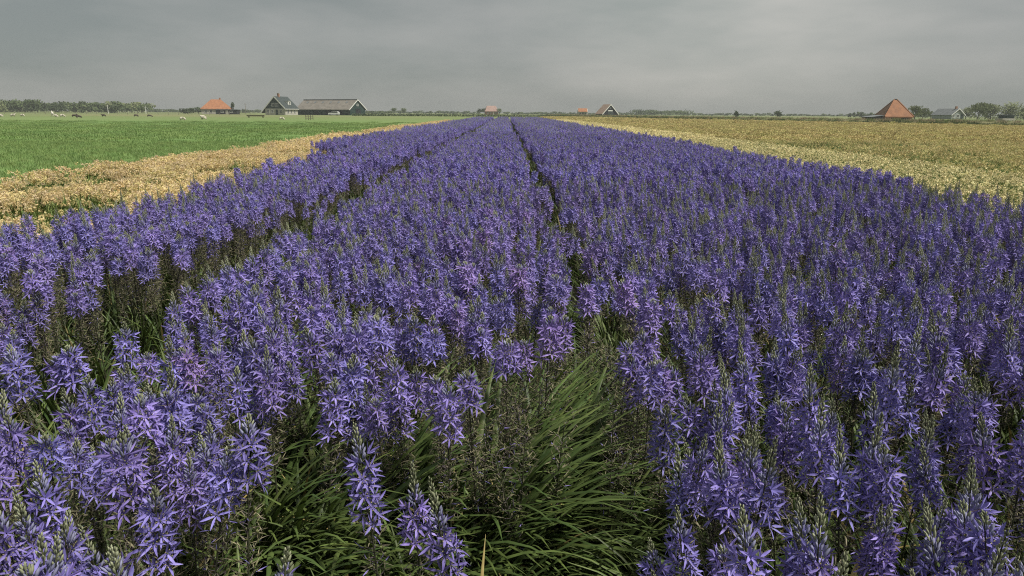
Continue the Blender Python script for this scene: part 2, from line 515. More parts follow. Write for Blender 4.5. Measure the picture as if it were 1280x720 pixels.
# dark gabled farmhouse with white bargeboards
def farmhouse():
    Y = 298.0
    W, Ln, he, hr = 9.4, 9.5, 2.7, 7.3
    t = thing('farmhouse', (X_at(352.5, Y), Y, 0), 'dark gabled farmhouse with white bargeboards, chimney and dormer beside the long barn', 'house', R(-15))
    low = MB()
    low.box((0, 0, 1.3), (W, Ln, 2.6), 'wall_white')
    low.obj('lower_wall', t)
    b = MB()
    b.extrude([(-W / 2, -Ln / 2, 2.6), (W / 2, -Ln / 2, 2.6), (W / 2, -Ln / 2, he), (0, -Ln / 2, hr), (-W / 2, -Ln / 2, he)], (0, Ln, 0), 'wall_teal')
    b.obj('upper_wall', t)
    roof = gable_roof(W, Ln, he, hr, 'roof_slate', left_drop=1.6).obj('roof', t)
    for x in barge(W, Ln, he, hr, 'white_paint', left_drop=1.6, wd=0.55): x.obj('bargeboard', t)
    c = MB(); c.box((0, -1.6, hr + 0.65), (0.75, 0.75, 1.5), 'wall_brick'); c.box((0, -1.6, hr + 1.44), (0.9, 0.9, 0.12), 'wall_white')
    c.obj('chimney', roof)
    # dormer on the right slope
    d = MB()
    d.box((2.75, 0.4, 4.85), (1.9, 1.9, 1.5), 'white_paint')
    dm = d.obj('dormer', t)
    d = MB(); d.box((2.7, 0.4, 5.68), (2.3, 2.3, 0.16), 'grey_paint'); d.obj('dormer_roof', dm)
    window(dm, (3.70, 0.4, 4.9), 1.2, 0.9, 'side')
    window(t, (-0.9, -Ln / 2, 4.1), 1.3, 1.2); window(t, (0.9, -Ln / 2, 4.1), 1.3, 1.2)
    for x in (-3.3, -1.3, 2.6): window(t, (x, -Ln / 2, 1.45), 1.0, 1.4)
    door(t, (0.75, -Ln / 2, 0.02), 1.0, 2.1, 'wall_teal')
    for y in (-2.7, -0.3, 2.3): window(t, (W / 2, y, 1.4), 1.1, 1.3, 'side')
    g = MB(); g.box((W / 2 + 0.45, 0, 2.42), (0.14, Ln + .6, 0.3), 'white_paint'); g.obj('gutter', t)
farmhouse()

def barn():
    Y = 306.0
    W, Ln, he, hr = 9.6, 31.0, 2.7, 6.3
    # local -Y is the gable that shows; it looks towards the camera's right
    t = thing('long_barn', (X_at(411, Y), Y + 4, 0), 'long dark green barn with a tan roof and gable end, joined behind the farmhouse', 'barn', R(60))
    gable_walls(W, Ln, he, hr, 'wall_teal').obj('wall', t)
    rf = gable_roof(W, Ln, he, hr, 'roof_tan', oh=0.7).obj('roof', t)
    rc = MB(); rc.box((0, 0, hr + 0.36), (0.7, Ln + 0.7, 0.16), 'roof_grey'); rc.obj('ridge_cap', rf)
    for k in range(6):
        s = MB()
        y = -11 + 4.6 * k
        sl = (hr - he) / (W / 2)
        x = -1.6; z = hr - sl * 1.6 + 0.30
        n = Vector((-sl, 0, 1)).normalized()
        a = [Vector((x + 0.45, y - .5, z + sl * 0.45)), Vector((x - 0.45, y - .5, z - sl * 0.45)), Vector((x - 0.45, y + .5, z - sl * 0.45)), Vector((x + 0.45, y + .5, z + sl * 0.45))]
        s.extrude(a, n * 0.06, 'roof_grey'); s.obj('rooflight', rf)
    for x in barge(W, Ln, he, hr, 'white_paint', oh=0.7, wd=0.36): x.obj('bargeboard', t)
    d = MB(); d.box((0.2, -Ln / 2 - 0.04, 1.4), (3.0, 0.08, 2.8), 'wall_tar'); d.obj('door', t)
    for y in (-9.5, -3, 4):
        d = MB(); d.box((-W / 2 - 0.04, y, 1.15), (0.08, 3.2, 2.3), 'wall_tar'); d.obj('door', t)
    window(t, (0, -Ln / 2, 4.3), 1.1, 0.8)
    g = MB(); g.box((-W / 2 - 0.72, 0, 2.3), (0.14, Ln + .6, 0.16), 'grey_paint'); g.obj('gutter', t)
barn()

def hip_roof(b, x0, x1, y0, y1, ze, rx0, rx1, ry, zr, ms, th=0.25):
    """closed hipped roof; ms = materials for front, right, back, left"""
    e = [(x0, y0, ze), (x1, y0, ze), (x1, y1, ze), (x0, y1, ze)]
    r = [(rx0, ry, zr), (rx1, ry, zr)]
    b.poly([e[0], e[1], r[1], r[0]], ms[0]); b.poly([e[1], e[2], r[1]], ms[1])
    b.poly([e[2], e[3], r[0], r[1]], ms[2]); b.poly([e[3], e[0], r[0]], ms[3])
    lo = [(p[0], p[1], ze - th) for p in e]
    for i in range(4):
        j = (i + 1) % 4
        b.poly([lo[i], lo[j], e[j], e[i]], ms[0])
    b.poly(lo[::-1], ms[0])

# square farm with a tall orange pyramid roof, far left
def stolp():
    Y = 345.0
    t = thing('pyramid_farmhouse', (X_at(271.5, Y), Y, 0), 'low white farmhouse under a tall orange pyramid roof beyond the green field', 'farmhouse', R(12))
    b = MB(); b.box((0, 0, 1.2), (11.8, 11.8, 2.4), 'wall_white'); b.obj('wall', t)
    b = MB(); hip_roof(b, -6.3, 6.3, -6.3, 6.3, 2.45, -2.2, 2.2, 0, 6.9, ['roof_orange'] * 4); rf = b.obj('roof', t)
    c = MB(); c.box((1.8, 0.2, 7.1), (0.7, 0.7, 1.1), 'wall_brick'); c.obj('chimney', rf)
    for x in (-4, -1.6, 3.6): window(t, (x, -5.9, 1.35), 1.1, 1.2)
    door(t, (1.1, -5.9, 0.02), 1.1, 2.1, 'wall_teal')
    Y2 = 338.0
    s = thing('low_shed', (X_at(286, Y2), Y2, 0), 'low dark shed with a pale flat roof beside the orange pyramid roof', 'shed', R(5))
    b = MB(); b.box((0, 0, 1.0), (9.0, 5, 2.0), 'wall_tar'); b.obj('wall', s)
    b = MB(); b.extrude([(-4.8, -2.8, 2.01), (4.8, -2.8, 2.01), (4.8, -2.8, 2.25), (-4.8, -2.8, 2.25)], (0, 5.6, 0), 'roof_grey'); b.obj('roof', s)
    for x in (-2.2, 1.9): window(s, (x, -2.5, 1.2), 1.2, 0.8)
    b = MB(); b.box((0, -2.54, 0.95), (1.3, 0.08, 1.9), 'wall_white'); b.obj('door', s)
stolp()

# centre: pink-roofed farm among trees
def pink_farm():
    Y = 520.0
    t = thing('pink_roof_farm', (X_at(614, Y), Y, 0), 'faint farmhouse with a pinkish roof between trees at the end of the flower rows', 'farmhouse', R(8))
    b = MB(); b.box((0, 0, 1.2), (9.0, 8, 2.4), 'wall_brick'); b.obj('wall', t)
    b = MB(); hip_roof(b, -5, 5, -4.6, 4.6, 2.45, -3.2, 3.2, 0, 6.4, ['roof_pink'] * 4); b.obj('roof', t)
    for x in (-3, -.8, 3): window(t, (x, -4, 1.3), 1.0, 1.1)
    door(t, (1.2, -4, 0.02), 1.0, 2.1, 'white_paint')
pink_farm()

def orange_cottage():
    Y = 395.0
    t = thing('orange_roof_cottage', (X_at(728, Y), Y, 0), 'tiny white cottage with an orange roof left of the dark sheep barn', 'cottage', R(90))
    gable_walls(4.0, 5.6, 2.3, 3.9, 'wall_white').obj('wall', t)
    gable_roof(4.0, 5.6, 2.3, 3.9, 'roof_orange', oh=0.25, ohe=-0.3).obj('roof', t)
    for y in (-1.5, 1.5):
        b = MB(); b.box((-2.04, y, 0.95), (0.08, 0.9, 0.9), 'glass_dark'); b.obj('window', t)
    b = MB(); b.box((-2.04, 0, 0.9), (0.08, 0.9, 1.8), 'wall_teal'); b.obj('door', t)
orange_cottage()

def sheep_barn():
    Y = 352.0
    W, Ln, he, hr = 8.6, 6.6, 1.3, 5.6
    t = thing('sheep_barn', (X_at(758.5, Y), Y, 0), 'small dark tarred barn with white edged gable and reddish brown roof', 'barn', R(22))
    gable_walls(W, Ln, he, hr, 'wall_tar').obj('wall', t)
    gable_roof(W, Ln, he, hr, 'reed_thatch', oh=0.3, th=0.3).obj('roof', t)
    for x in barge(W, Ln, he, hr, 'white_paint', oh=0.3, wd=0.5): x.obj('bargeboard', t)
    b = MB(); b.box((0, -Ln / 2 - 0.05, 2.75), (2.5, 0.1, 0.5), 'white_paint'); b.obj('lintel_board', t)
    for s in (-1, 1):
        b = MB(); b.box((s * 0.68, -Ln / 2 - 0.04, 1.2), (1.32, 0.08, 2.4), 'roof_slate'); b.obj('door', t)
    window(t, (0, -Ln / 2, 4.1), 0.6, 0.5, fm='grey_paint')
sheep_barn()

def rust_barn():
    Y = 196.0
    t = thing('pyramid_barn', (X_at(1116, Y), Y, 0), 'barn with a steep rust orange pyramid roof reaching almost to the ground', 'barn', R(-6))
    b = MB(); b.box((0, 0, 0.75), (7.0, 7.0, 1.5), 'wall_brick'); b.obj('wall', t)
    b = MB(); hip_roof(b, -3.85, 3.85, -3.85, 3.85, 1.1, -0.35, 0.35, 0, 5.7, ['roof_rust', 'roof_rust', 'roof_rust', 'roof_rust_shaded']); rf = b.obj('roof', t)
    c = MB()
    for sx in (-1, 1):
        for sy in (-1, 1):
            c.tube([(sx * 3.8, sy * 3.8, 1.16), (sx * 0.35, 0, 5.73)], [0.13, 0.13], 'roof_orange', 6)
    c.tube([(-0.35, 0, 5.75), (0.35, 0, 5.75)], [0.16, 0.16], 'roof_slate', 6); c.obj('ridge_tiles', rf)
    b = MB(); b.box((1.6, -3.54, 0.6), (1.8, 0.08, 1.2), 'wall_tar'); b.obj('door', t)
    b = MB(); b.box((-1.9, -3.53, 0.8), (0.9, 0.06, 0.5), 'glass_dark'); b.obj('window', t)
    l = thing('lean_to_shed', (X_at(1090, Y - 3), Y - 3, 0), 'low dark lean-to shed at the left foot of the rust pyramid roof', 'shed', R(20))
    b = MB(); b.extrude([(-2.2, -1.5, 0), (2.2, -1.5, 0), (2.2, -1.5, 1.35), (-2.2, -1.5, 0.9)], (0, 3, 0), 'wall_tar'); b.obj('wall', l)
    b = MB(); b.extrude([(-2.4, -1.7, 0.91), (2.4, -1.7, 1.4), (2.4, -1.7, 1.5), (-2.4, -1.7, 1.01)], (0, 3.4, 0), 'roof_grey'); b.obj('roof', l)
rust_barn()

def grey_house():
    Y = 300.0
    W, Ln, he, hr = 6.2, 10.5, 1.8, 4.1
    t = thing('grey_house', (X_at(1184, Y), Y, 0), 'pale grey house with a long roof and white edged gable among right hand trees', 'house', R(12))
    gable_walls(W, Ln, he, hr, 'grey_paint').obj('wall', t)
    rf = gable_roof(W, Ln, he, hr, 'roof_grey').obj('roof', t)
    for x in barge(W, Ln, he, hr, 'white_paint', wd=0.4): x.obj('bargeboard', t)
    c = MB(); c.box((0, -3.8, hr + 0.5), (0.7, 0.7, 1.3), 'wall_brick'); c.obj('chimney', rf)
    window(t, (0, -Ln / 2, 1.3), 1.1, 1.2); window(t, (0, -Ln / 2, 3.3), 0.9, 0.8); window(t, (-2.2, -Ln / 2, 1.3), 0.9, 1.2)
    door(t, (1.9, -Ln / 2, 0.02), 1.0, 2.0, 'wall_teal')
    Y = 225.0
    s = thing('dark_hut', (X_at(1256, Y), Y, 0), 'small dark hut with a pale base in front of the right hand trees', 'hut', R(8))
    b = MB(); b.box((0, 0, .35), (4.6, 3, .7), 'wall_white'); b.obj('base', s)
    b = MB(); b.box((0.3, 0, 1.15), (3.4, 2.6, .9), 'wall_teal'); b.obj('wall', s)
    b = MB(); b.extrude([(-1.7, -1.6, 1.61), (2.3, -1.6, 1.61), (2.2, -1.6, 1.85), (-1.6, -1.6, 1.85)], (0, 3.2, 0), 'roof_slate'); b.obj('roof', s)
grey_house()

# ------------------------------------------------------------------ trees
def crown_mb(h, w, z0, leafm, n, leaf, seed, lobes=11):
    r = np.random.default_rng(seed)
    b = MB()
    L_ = []
    for i in range(lobes):
        a = r.uniform(0, 2 * math.pi); q = r.uniform(0.05, 0.62)
        zc = z0 + (h - z0) * (r.uniform(0.14, 0.80) if q > .3 else r.uniform(.4, .85))
        L_.append((math.cos(a) * q * w / 2, math.sin(a) * q * w / 2, zc, r.uniform(0.24, 0.42) * w, r.uniform(0.16, 0.28) * (h - z0)))
    L_.append((0, 0, z0 + (h - z0) * .78, w * .26, (h - z0) * .22))
    for i in range(n):
        cx, cy, cz, rw, rh = L_[r.integers(len(L_))]
        d = r.normal(size=3); d /= np.linalg.norm(d)
        k = r.uniform(0.55, 1.08)
        p = Vector((cx + d[0] * rw * k, cy + d[1] * rw * k, cz + d[2] * rh * k))
        t1 = Vector(r.normal(size=3)).normalized(); t2 = t1.orthogonal().normalized()
        s1 = leaf * r.uniform(.5, 1.2); s2 = s1 * r.uniform(.5, .9)
        b.poly([p - t1 * s1, p + t2 * s2, p + t1 * s1, p - t2 * s2], leafm)
    return b
def tree(u, Y, h, w, label, leafm='tree_leaf', name='deciduous_tree', n=700, leaf=0.34, trunk=0.22, group=None, seed=None, cat='tree'):
    sd = seed if seed is not None else int(u * 7 + Y)
    t = thing(name, (X_at(u, Y), Y, 0), label, cat, random.uniform(0, 6), group)
    b = MB()
    r = random.Random(sd)
    b.tube([(0, 0, 0), (r.uniform(-.1, .1), 0, h * .3), (r.uniform(-.2, .2), r.uniform(-.2, .2), h * .75)], [0.035 * h, 0.024 * h, 0.008 * h], 'bark', 6)
    for k in range(5):
        a = r.uniform(0, 6.28); z = h * r.uniform(.22, .5)
        b.tube([(0, 0, z), (math.cos(a) * w * .17, math.sin(a) * w * .17, z + h * .12), (math.cos(a) * w * .34, math.sin(a) * w * .34, z + h * .28)], [0.013 * h, 0.009 * h, 0.003 * h], 'bark', 5)
    b.obj('trunk', t)
    crown_mb(h, w, h * trunk, leafm, n, leaf, sd).obj('crown', t, fix=False)
    return t
# right hand trees
tree(1143, 262, 5.2, 4.5, 'small tree directly right of the rust pyramid roof', 'tree_leaf_pale', n=500, trunk=.08)
tree(1153, 300, 4.6, 6.0, 'round tree between the rust pyramid barn and the grey house', 'tree_leaf_pale', n=600, trunk=.08)
tree(1163, 330, 3.4, 4.0, 'low bush like tree at the left end of the grey house', 'tree_leaf_pale', n=400, trunk=.1)
tree(1207, 310, 4.9, 6.5, 'tree close behind the white edged gable of the grey house', 'tree_leaf_pale', trunk=.08)
tree(1222, 280, 6.4, 9.0, 'broad pale green tree, leftmost of the big right hand trees', 'tree_leaf_pale', n=1500, trunk=.04)
tree(1238, 290, 6.3, 8.5, 'broad pale tree, second of the big right hand trees', 'tree_leaf_pale', n=1500, trunk=.04)
tree(1261, 275, 6.6, 9.5, 'tall rounded tree behind the small dark hut', 'tree_leaf_pale', n=1500, trunk=.04)
tree(1279, 285, 5.0, 7.5, 'pale tree cut by the right edge of the photo', 'tree_leaf_pale', n=1200, trunk=.04)
tree(1290, 250, 4.0, 7.0, 'low bushy tree at the very right edge, in front of the cut tree', 'tree_leaf_pale', n=700, trunk=.1)
# centre
tree(600, 510, 4.2, 5.0, 'tree at the left wall of the pink roofed farm', n=450)
tree(605, 535, 4.6, 5.0, 'tree peeping behind the left roof slope of the pink roofed farm', n=400)
tree(624, 512, 4.5, 5.0, 'tree at the right wall of the pink roofed farm', n=450)
tree(492, 560, 4.6, 5.5, 'left tree of the faint pair right of the long barn', n=450)
tree(505, 570, 4.6, 6.0, 'right tree of the faint pair right of the long barn', n=450)
tree(291.5, 350, 5.6, 2.2, 'narrow pointed tree behind the low dark shed', n=300, name='conifer_tree', leafm='hedge_leaf', trunk=.08)
for i, (u, h, w, lb) in enumerate([(231, 2.6, 5.5, 'low rounded grey green bush, farthest left beside the orange roofed farm'), (239, 3.0, 5.5, 'rounded grey green bush in the middle of three beside the orange roofed farm'),
                                   (248, 3.3, 5.5, 'grey green bush touching the left side of the orange roofed farm')]):
    tree(u, 365, h, w, lb, 'hedge_leaf', name='bush', n=450, trunk=.05, cat='bush')
tree(920, 330, 3.0, 2.2, 'lone small bush on the dyke skyline, left of two', 'hedge_leaf', name='bush', n=250, trunk=.1, cat='bush')
tree(972, 330, 3.2, 4.2, 'lone pointed bush on the dyke skyline, right of two', 'hedge_leaf', name='bush', n=300, trunk=.1, cat='bush')

# far-off wood at the left and the hazy tree belts along the skyline
def wood(name, spans, label, leafm, seed):
    b = MB(); r = np.random.default_rng(seed)
    for (u0, u1, Y0, Y1, h0, h1, cnt, n, leaf) in spans:
        wide = 2.2 if Y0 > 510 else 1.0
        for k in range(cnt):
            u = u0 + (u1 - u0) * (k + r.uniform(-.4, .4)) / cnt; Y = r.uniform(Y0, Y1)
            h = h0 + (h1 - h0) * r.beta(1.2, 1.6); w = h * r.uniform(.8, 1.6) * wide
            c = crown_mb(h, w, h * .06, leafm[r.integers(len(leafm))], n, leaf, int(r.integers(1e6)), 5)
            c.tube([(0, 0, 0), (0, 0, h * .7)], [0.12, 0.04], 'bark', 4)
            x = X_at(u, Y)
            c.v = [(p[0] + x, p[1] + Y, p[2]) for p in c.v]
            b.add(c)
    tag(b.obj(name, fix=False), label, 'wood', None, 'stuff')
wood('woodland', [(-40, 188, 390, 440, 4.6, 6.6, 95, 240, .5), (-40, 50, 385, 420, 6.0, 7.4, 28, 240, .5)], 'far-off wood of dark green trees along the left skyline', ['tree_leaf', 'hedge_leaf', 'tree_leaf', 'tree_leaf_pale'], 3)
wood('treeline', [(795, 862, 620, 680, 3.6, 5.4, 24, 140, .7), (470, 600, 690, 760, 1.0, 3.4, 44, 90, .7), (630, 800, 690, 760, .9, 3.0, 56, 90, .7),
                  (862, 1100, 640, 740, 0.9, 3.0, 70, 90, .7), (1060, 1180, 420, 520, 2.0, 3.6, 30, 100, .6), (190, 340, 620, 700, 1.0, 3.6, 54, 90, .7), (456, 490, 520, 600, 1.6, 2.6, 12, 80, .6)],
     'hazy low belt of trees along the distant skyline', ['tree_leaf', 'hedge_leaf'], 4)
# dark clipped hedge across the end of the fields
def hedge():
    b = MB(); r = np.random.default_rng(9)
    Y = 262.0; x0, x1 = X_at(440, Y), X_at(748, Y)
    for k in range(5200):
        p = Vector((r.uniform(x0, x1), Y + r.uniform(-.6, .6), r.uniform(0.05, .85)))
        t1 = Vector(r.normal(size=3)).normalized(); t2 = t1.orthogonal().normalized(); s = r.uniform(.1, .26)
        b.poly([p - t1 * s, p + t2 * s * .7, p + t1 * s, p - t2 * s * .7], 'hedge_leaf')
    b.obj('hedge', fix=False)
    tag(bpy.data.objects['hedge'], 'low dark hedge crossing the far end of the flower rows', 'hedge')
hedge()

# ------------------------------------------------------------------ camassia plants
def perp(d):
    a = d.orthogonal().normalized()
    return a, d.cross(a)
def tepal(b, o, d, n, Ln, W, curl, m, lod=0):
    s = d.cross(n).normalized()
    if lod >= 2:
        b.poly([o, o + d * Ln * .5 + s * W * .6 + n * curl * Ln * .25, o + d * Ln + n * curl * Ln, o + d * Ln * .5 - s * W * .6 + n * curl * Ln * .25], m); return
    secs = []
    for t, w in (((0, .30), (.42, 1.0), (.78, .66), (1, .05)) if lod == 0 else ((0, .3), (.5, 1.0), (1, .05))):
        c = o + d * (Ln * t) + n * (curl * Ln * t * t)
        secs.append([c - s * (W * w / 2) + n * (W * w * .16), c, c + s * (W * w / 2) + n * (W * w * .16)])
    b.quad_strip(secs, m)
def spindle(b, o, d, Ln, w, m, n=5):
    b.tube([o, o + d * Ln * .35, o + d * Ln * .7, o + d * Ln], [w * .45, w, w * .75, w * .08], m, n, False)
def strap_leaf(b, o, az, Ln, W, el, droop, m, r, seg=6):
    """arching strap leaf: starts at elevation el and bends over by droop"""
    secs = []
    p = Vector(o); e = el; tw = r.uniform(-.5, .5)
    for i in range(seg + 1):
        t = i / seg
        d = Vector((math.cos(az) * math.cos(e), math.sin(az) * math.cos(e), math.sin(e)))
        s = Vector((-math.sin(az + tw * t), math.cos(az + tw * t), 0))
        n = d.cross(s) * -1
        w = W * (0.7 + 0.3 * min(1, t * 3)) * (1 - t ** 3) + 0.0006
        secs.append([p - s * w / 2, p - n * w * .22, p + s * w / 2])
        p = p + d * (Ln / seg)
        e -= droop / seg * (0.4 + 1.2 * t)
    b.quad_strip(secs, m)

def camassia(seed, kind, lod=0):
    """parts of one plant; kinds: full, mid, late, early, spent"""
    r = random.Random(seed)
    P = {k: MB() for k in ('stem', 'flower_cluster', 'withered_flowers', 'bud_tip', 'leaves')}
    #            withered from, open from, buds from, tip
    zw, zo, zb, zt = {'full': (.40, .575, .705, .79), 'mid': (.38, .595, .735, .785), 'late': (.34, .650, .74, .765),
                      'early': (.42, .55, .665, .785), 'spent': (.30, .64, .64, .66)}[kind]
    q = r.uniform(.93, 1.06)
    zw, zo, zb, zt = zw * q + r.uniform(-.03, .03), zo * q + r.uniform(-.02, .02), zb * q, zt * q
    pm = 'tepal_pink' if seed % 7 == 3 else 'tepal'
    # stem
    ns = 8 if lod == 0 else 3
    P['stem'].tube([(0, 0, zt * i / ns) for i in range(ns + 1)], [0.0042 - 0.003 * i / ns for i in range(ns + 1)], 'flower_stem', 6 if lod == 0 else 3)
    ga = 2.399963
    a0 = r.uniform(0, 6.28)
    # open flowers
    nf = {0: 31, 1: 33, 2: 16}[lod]
    nf = int(nf * max(0, (zb - zo)) / .17 * (1.05 if kind != 'late' else 1.35))
    for i in range(nf):
        t = (i + r.random()) / nf
        z = zo + (zb - zo) * t
        az = a0 + ga * i + r.uniform(-.3, .3)
        out = Vector((math.cos(az), math.sin(az), 0))
        pl = .027 - .009 * t + r.uniform(-.005, .005)
        o0 = Vector((0, 0, z - .004)); o1 = o0 + out * pl + Vector((0, 0, pl * r.uniform(.35, .8)))
        if lod < 2: P['flower_cluster'].tube([o0, o0 + out * pl * .55 + Vector((0, 0, pl * .15)), o1], [.0011, .0010, .0012], 'pedicel', 3, False)
        ax = (out + Vector((0, 0, r.uniform(.05, .75)))).normalized()
        A, B = perp(ax); ro = r.uniform(0, 1.05)
        op = 1.0 if t < .8 else max(.25, 1 - (t - .8) * 4)      # upper ones only half open
        Ln = r.uniform(.026, .038) * (1 - .16 * t)
        for k in range(6):
            th = ro + k * math.pi / 3 + r.uniform(-.18, .18)
            rad = A * math.cos(th) + B * math.sin(th)
            f = r.uniform(.15, 1.0) + (1 - op) * 1.2
            d = (rad + ax * f).normalized()
            n = (ax - rad * f).normalized()
            tepal(P['flower_cluster'], o1 + rad * .0016, d, n, Ln * r.uniform(.88, 1.1), r.uniform(.0048, .0070) * (1.7 if lod == 2 else 1.35 if lod == 1 else 1), r.uniform(-.28, .10), pm, lod)
        if lod == 0 and op > .5:
            for k in range(6):
                th = ro + (k + .5) * math.pi / 3
                rad = A * math.cos(th) + B * math.sin(th)
                c = o1 + rad * .0085 + ax * .0085
                P['flower_cluster'].tube([o1 + rad * .001, c], [.0004, .0004], pm, 3, False)
                e = rad.cross(ax) * .0014
                P['flower_cluster'].poly([c - e, c + rad * .0011, c + e, c - rad * .0011], 'anther')
            spindle(P['flower_cluster'], o1, ax, .007, .0017, 'capsule', 5)
    # withered lower flowers
    nw = {0: 26, 1: 11, 2: 4}[lod]
    nw = int(nw * max(.0, (zo - zw)) / .11 * (.62 if kind == 'spent' else 1))
    for i in range(nw):
        z = zw + (zo - zw) * (i + r.random()) / nw
        az = a0 + ga * i * 1.0 + r.uniform(-.3, .3)
        out = Vector((math.cos(az), math.sin(az), 0))
        pl = r.uniform(.014, .026)
        o0 = Vector((0, 0, z)); o1 = o0 + out * pl + Vector((0, 0, pl * r.uniform(.3, .9)))
        b = P['withered_flowers']
        if lod < 2: b.tube([o0, o1], [.0011, .0010], 'pedicel', 3, False)
        if lod == 0: spindle(b, o1 - out * .001, (out + Vector((0, 0, .9))).normalized(), .009, .0026, 'capsule', 5)
        for k in range(3 if lod < 2 else 2):
            d = (out * r.uniform(.1, 1) + Vector((r.uniform(-.7, .7), r.uniform(-.7, .7), r.uniform(-.3, 1.1)))).normalized()
            A, B = perp(d); n = A * math.cos(k) + B * math.sin(k)
            tepal(b, o1, d, n, r.uniform(.014, .030), r.uniform(.0016, .0032) * (1.5 if lod else 1), r.uniform(-.6, .6), 'withered' if r.random() < .93 else pm, min(lod, 2))
    # bud tip
    if kind != 'spent':
        nb = {0: 44, 1: 18, 2: 0}[lod]
        nb = int(nb * (zt - zb) / .14) + (6 if lod == 0 else 3 if lod == 1 else 0)
        for i in range(nb):
            t = i / nb
            z = zb + (zt - zb) * t * .97
            az = a0 + ga * i
            out = Vector((math.cos(az), math.sin(az), 0))
            d = (out * (.62 - .45 * t) + Vector((0, 0, 1))).normalized()
            ln = .021 * (1 - .66 * t) * r.uniform(.9, 1.1); w = .0033 * (1 - .5 * t)
            o0 = Vector((0, 0, z)) + out * (.0075 * (1 - t) + .0015)
            m = 'bud_blue' if t + r.uniform(-.12, .12) < (.42 if kind != 'early' else .34) else 'bud_green'
            spindle(P['bud_tip'], o0, d, ln, w * (1.2 if lod else 1), m, 5 if lod == 0 else 3)
            if lod == 0 and i % 2 == 0:      # bract
                tepal(P['bud_tip'], o0 - Vector((0, 0, .002)), (d + out * .25).normalized(), (out - d * out.dot(d)).normalized(), ln * 1.25, .0022, -.15, 'bud_green', 0)
        if lod == 2:
            P['bud_tip'].tube([(0, 0, zb - .01), (0, 0, zb + (zt - zb) * .35), (0, 0, zt)], [.009, .008, .001], 'bud_green' if seed % 3 == 0 else 'bud_blue', 4, False)
    # leaves
    nl = {0: 7, 1: 3, 2: 1}[lod]
    for k in range(nl):
        strap_leaf(P['leaves'], (r.uniform(-.012, .012), r.uniform(-.012, .012), 0), r.uniform(0, 6.28), r.uniform(.34, .56), r.uniform(.010, .017) * (1 if lod == 0 else 1.5), r.uniform(1.05, 1.45), r.uniform(.5, 1.7),
                   'strap_leaf' if r.random() < .94 else 'dry_leaf', r, 7 if lod == 0 else 3)
    # bend the scape
    k1, k2, az = r.uniform(-.02, .07), r.uniform(0, .09), r.uniform(0, 6.28)
    BEND[seed] = (k1, k2, az)
    for nm, b in P.items():
        if nm == 'leaves': continue
        b.v = [(p[0] + (k1 * p[2] + k2 * p[2] ** 2) * math.cos(az), p[1] + (k1 * p[2] + k2 * p[2] ** 2) * math.sin(az), p[2]) for p in b.v]
    return P

BEND = {}
KINDS = ['full', 'mid', 'late', 'early', 'spent']
NV = {'full': 4, 'mid': 4, 'late': 3, 'early': 4, 'spent': 3}
PSEED = []
PROTO = []            # (kind, pink, {part: mesh})
PROTO_ALL = []        # joined meshes for the mass
sd = 100
for kd in KINDS:
    for v in range(NV[kd]):
        seed = sd
        if seed % 7 == 3: seed += 700 * 0 + 1
        if kd in ('mid', 'late') and v == NV[kd] - 1:
            seed = sd - sd % 7 + 3
        sd += 7 + v
        P = camassia(seed, kd, 0)
        PSEED.append(seed)
        PROTO.append((kd, seed % 7 == 3, {n: b.mesh(n, n != 'stem') for n, b in P.items() if b.v}))
        j = MB()
        for b in P.values(): j.add(b)
        PROTO_ALL.append(j.mesh('camassia_detail', True))
PK = np.array([KINDS.index(k) for k, _, _ in PROTO]); PPINK = np.array([p for _, p, _ in PROTO])
def joined(seed, kd, lod):
    j = MB()
    for b in camassia(seed, kd, lod).values(): j.add(b)
    return j
LOD1 = [(k, joined(900 + 7 * i + (3 if i == 6 else 0), k, 1).mesh('camassia_medium', True)) for i, k in enumerate(['full', 'full', 'mid', 'mid', 'mid', 'late', 'mid', 'early', 'full', 'late', 'full', 'mid'])]
# patches of many small plants for the far rows
LOD2 = []
for i in range(5):
    j = MB(); r = random.Random(40 + i)
    for gx in range(5):
        for gy in range(5):
            c = joined(3000 + i * 400 + gx * 35 + gy * 7, r.choice(['full', 'mid', 'mid', 'late', 'early']), 2)
            ox, oy = (gx - 2 + r.uniform(-.4, .4)) * .10, (gy - 2 + r.uniform(-.4, .4)) * .10
            k = r.uniform(.78, 1.1)
            c.v = [(p[0] * 1.15 + ox, p[1] * 1.15 + oy, p[2] * k) for p in c.v]
            j.add(c)
    LOD2.append(j.mesh('camassia_patch', False))

# beds: (x0, x1, y start)
BEDS = [(-4.75, -3.42, 17.0), (-3.28, -1.97, 0.5), (-1.38, 0.33, 0.5), (0.60, 2.62, 0.5), (2.78, 4.86, 0.5)]
def in_view(x, y, z, mu=110, mv=150):
    u, v, d = pix(np.stack([x, y, np.full_like(x, z)], 1))
    mu = np.maximum(mu, FPX * 1.3 / np.maximum(d, .2))      # what a step to either side would bring into view
    return (d > 0.2) & (u > -mu) & (u < 1280 + mu) & (v < 720 + mv)
def grid(x0, x1, y0, y1, s):
    nx, ny = max(1, int(round((x1 - x0) / s))), max(1, int(round((y1 - y0) / s)))
    gx, gy = np.meshgrid((np.arange(nx) + .5) / nx * (x1 - x0) + x0, (np.arange(ny) + .5) / ny * (y1 - y0) + y0)
    x = gx.ravel() + rng.uniform(-.5, .5, gx.size) * s * .95
    y = gy.ravel() + rng.uniform(-.5, .5, gx.size) * s * .95
    return x, y
NEAR, MIDD = 8.0, 26.0
px_, py_ = [], []
for x0, x1, ys in BEDS:
    if ys < NEAR:
        x, y = grid(x0, x1, ys, NEAR, .105); px_.append(x); py_.append(y)
x, y = grid(.44, .60, .5, 2.1, .1); px_.append(x); py_.append(y)
x, y = np.concatenate(px_), np.concatenate(py_)
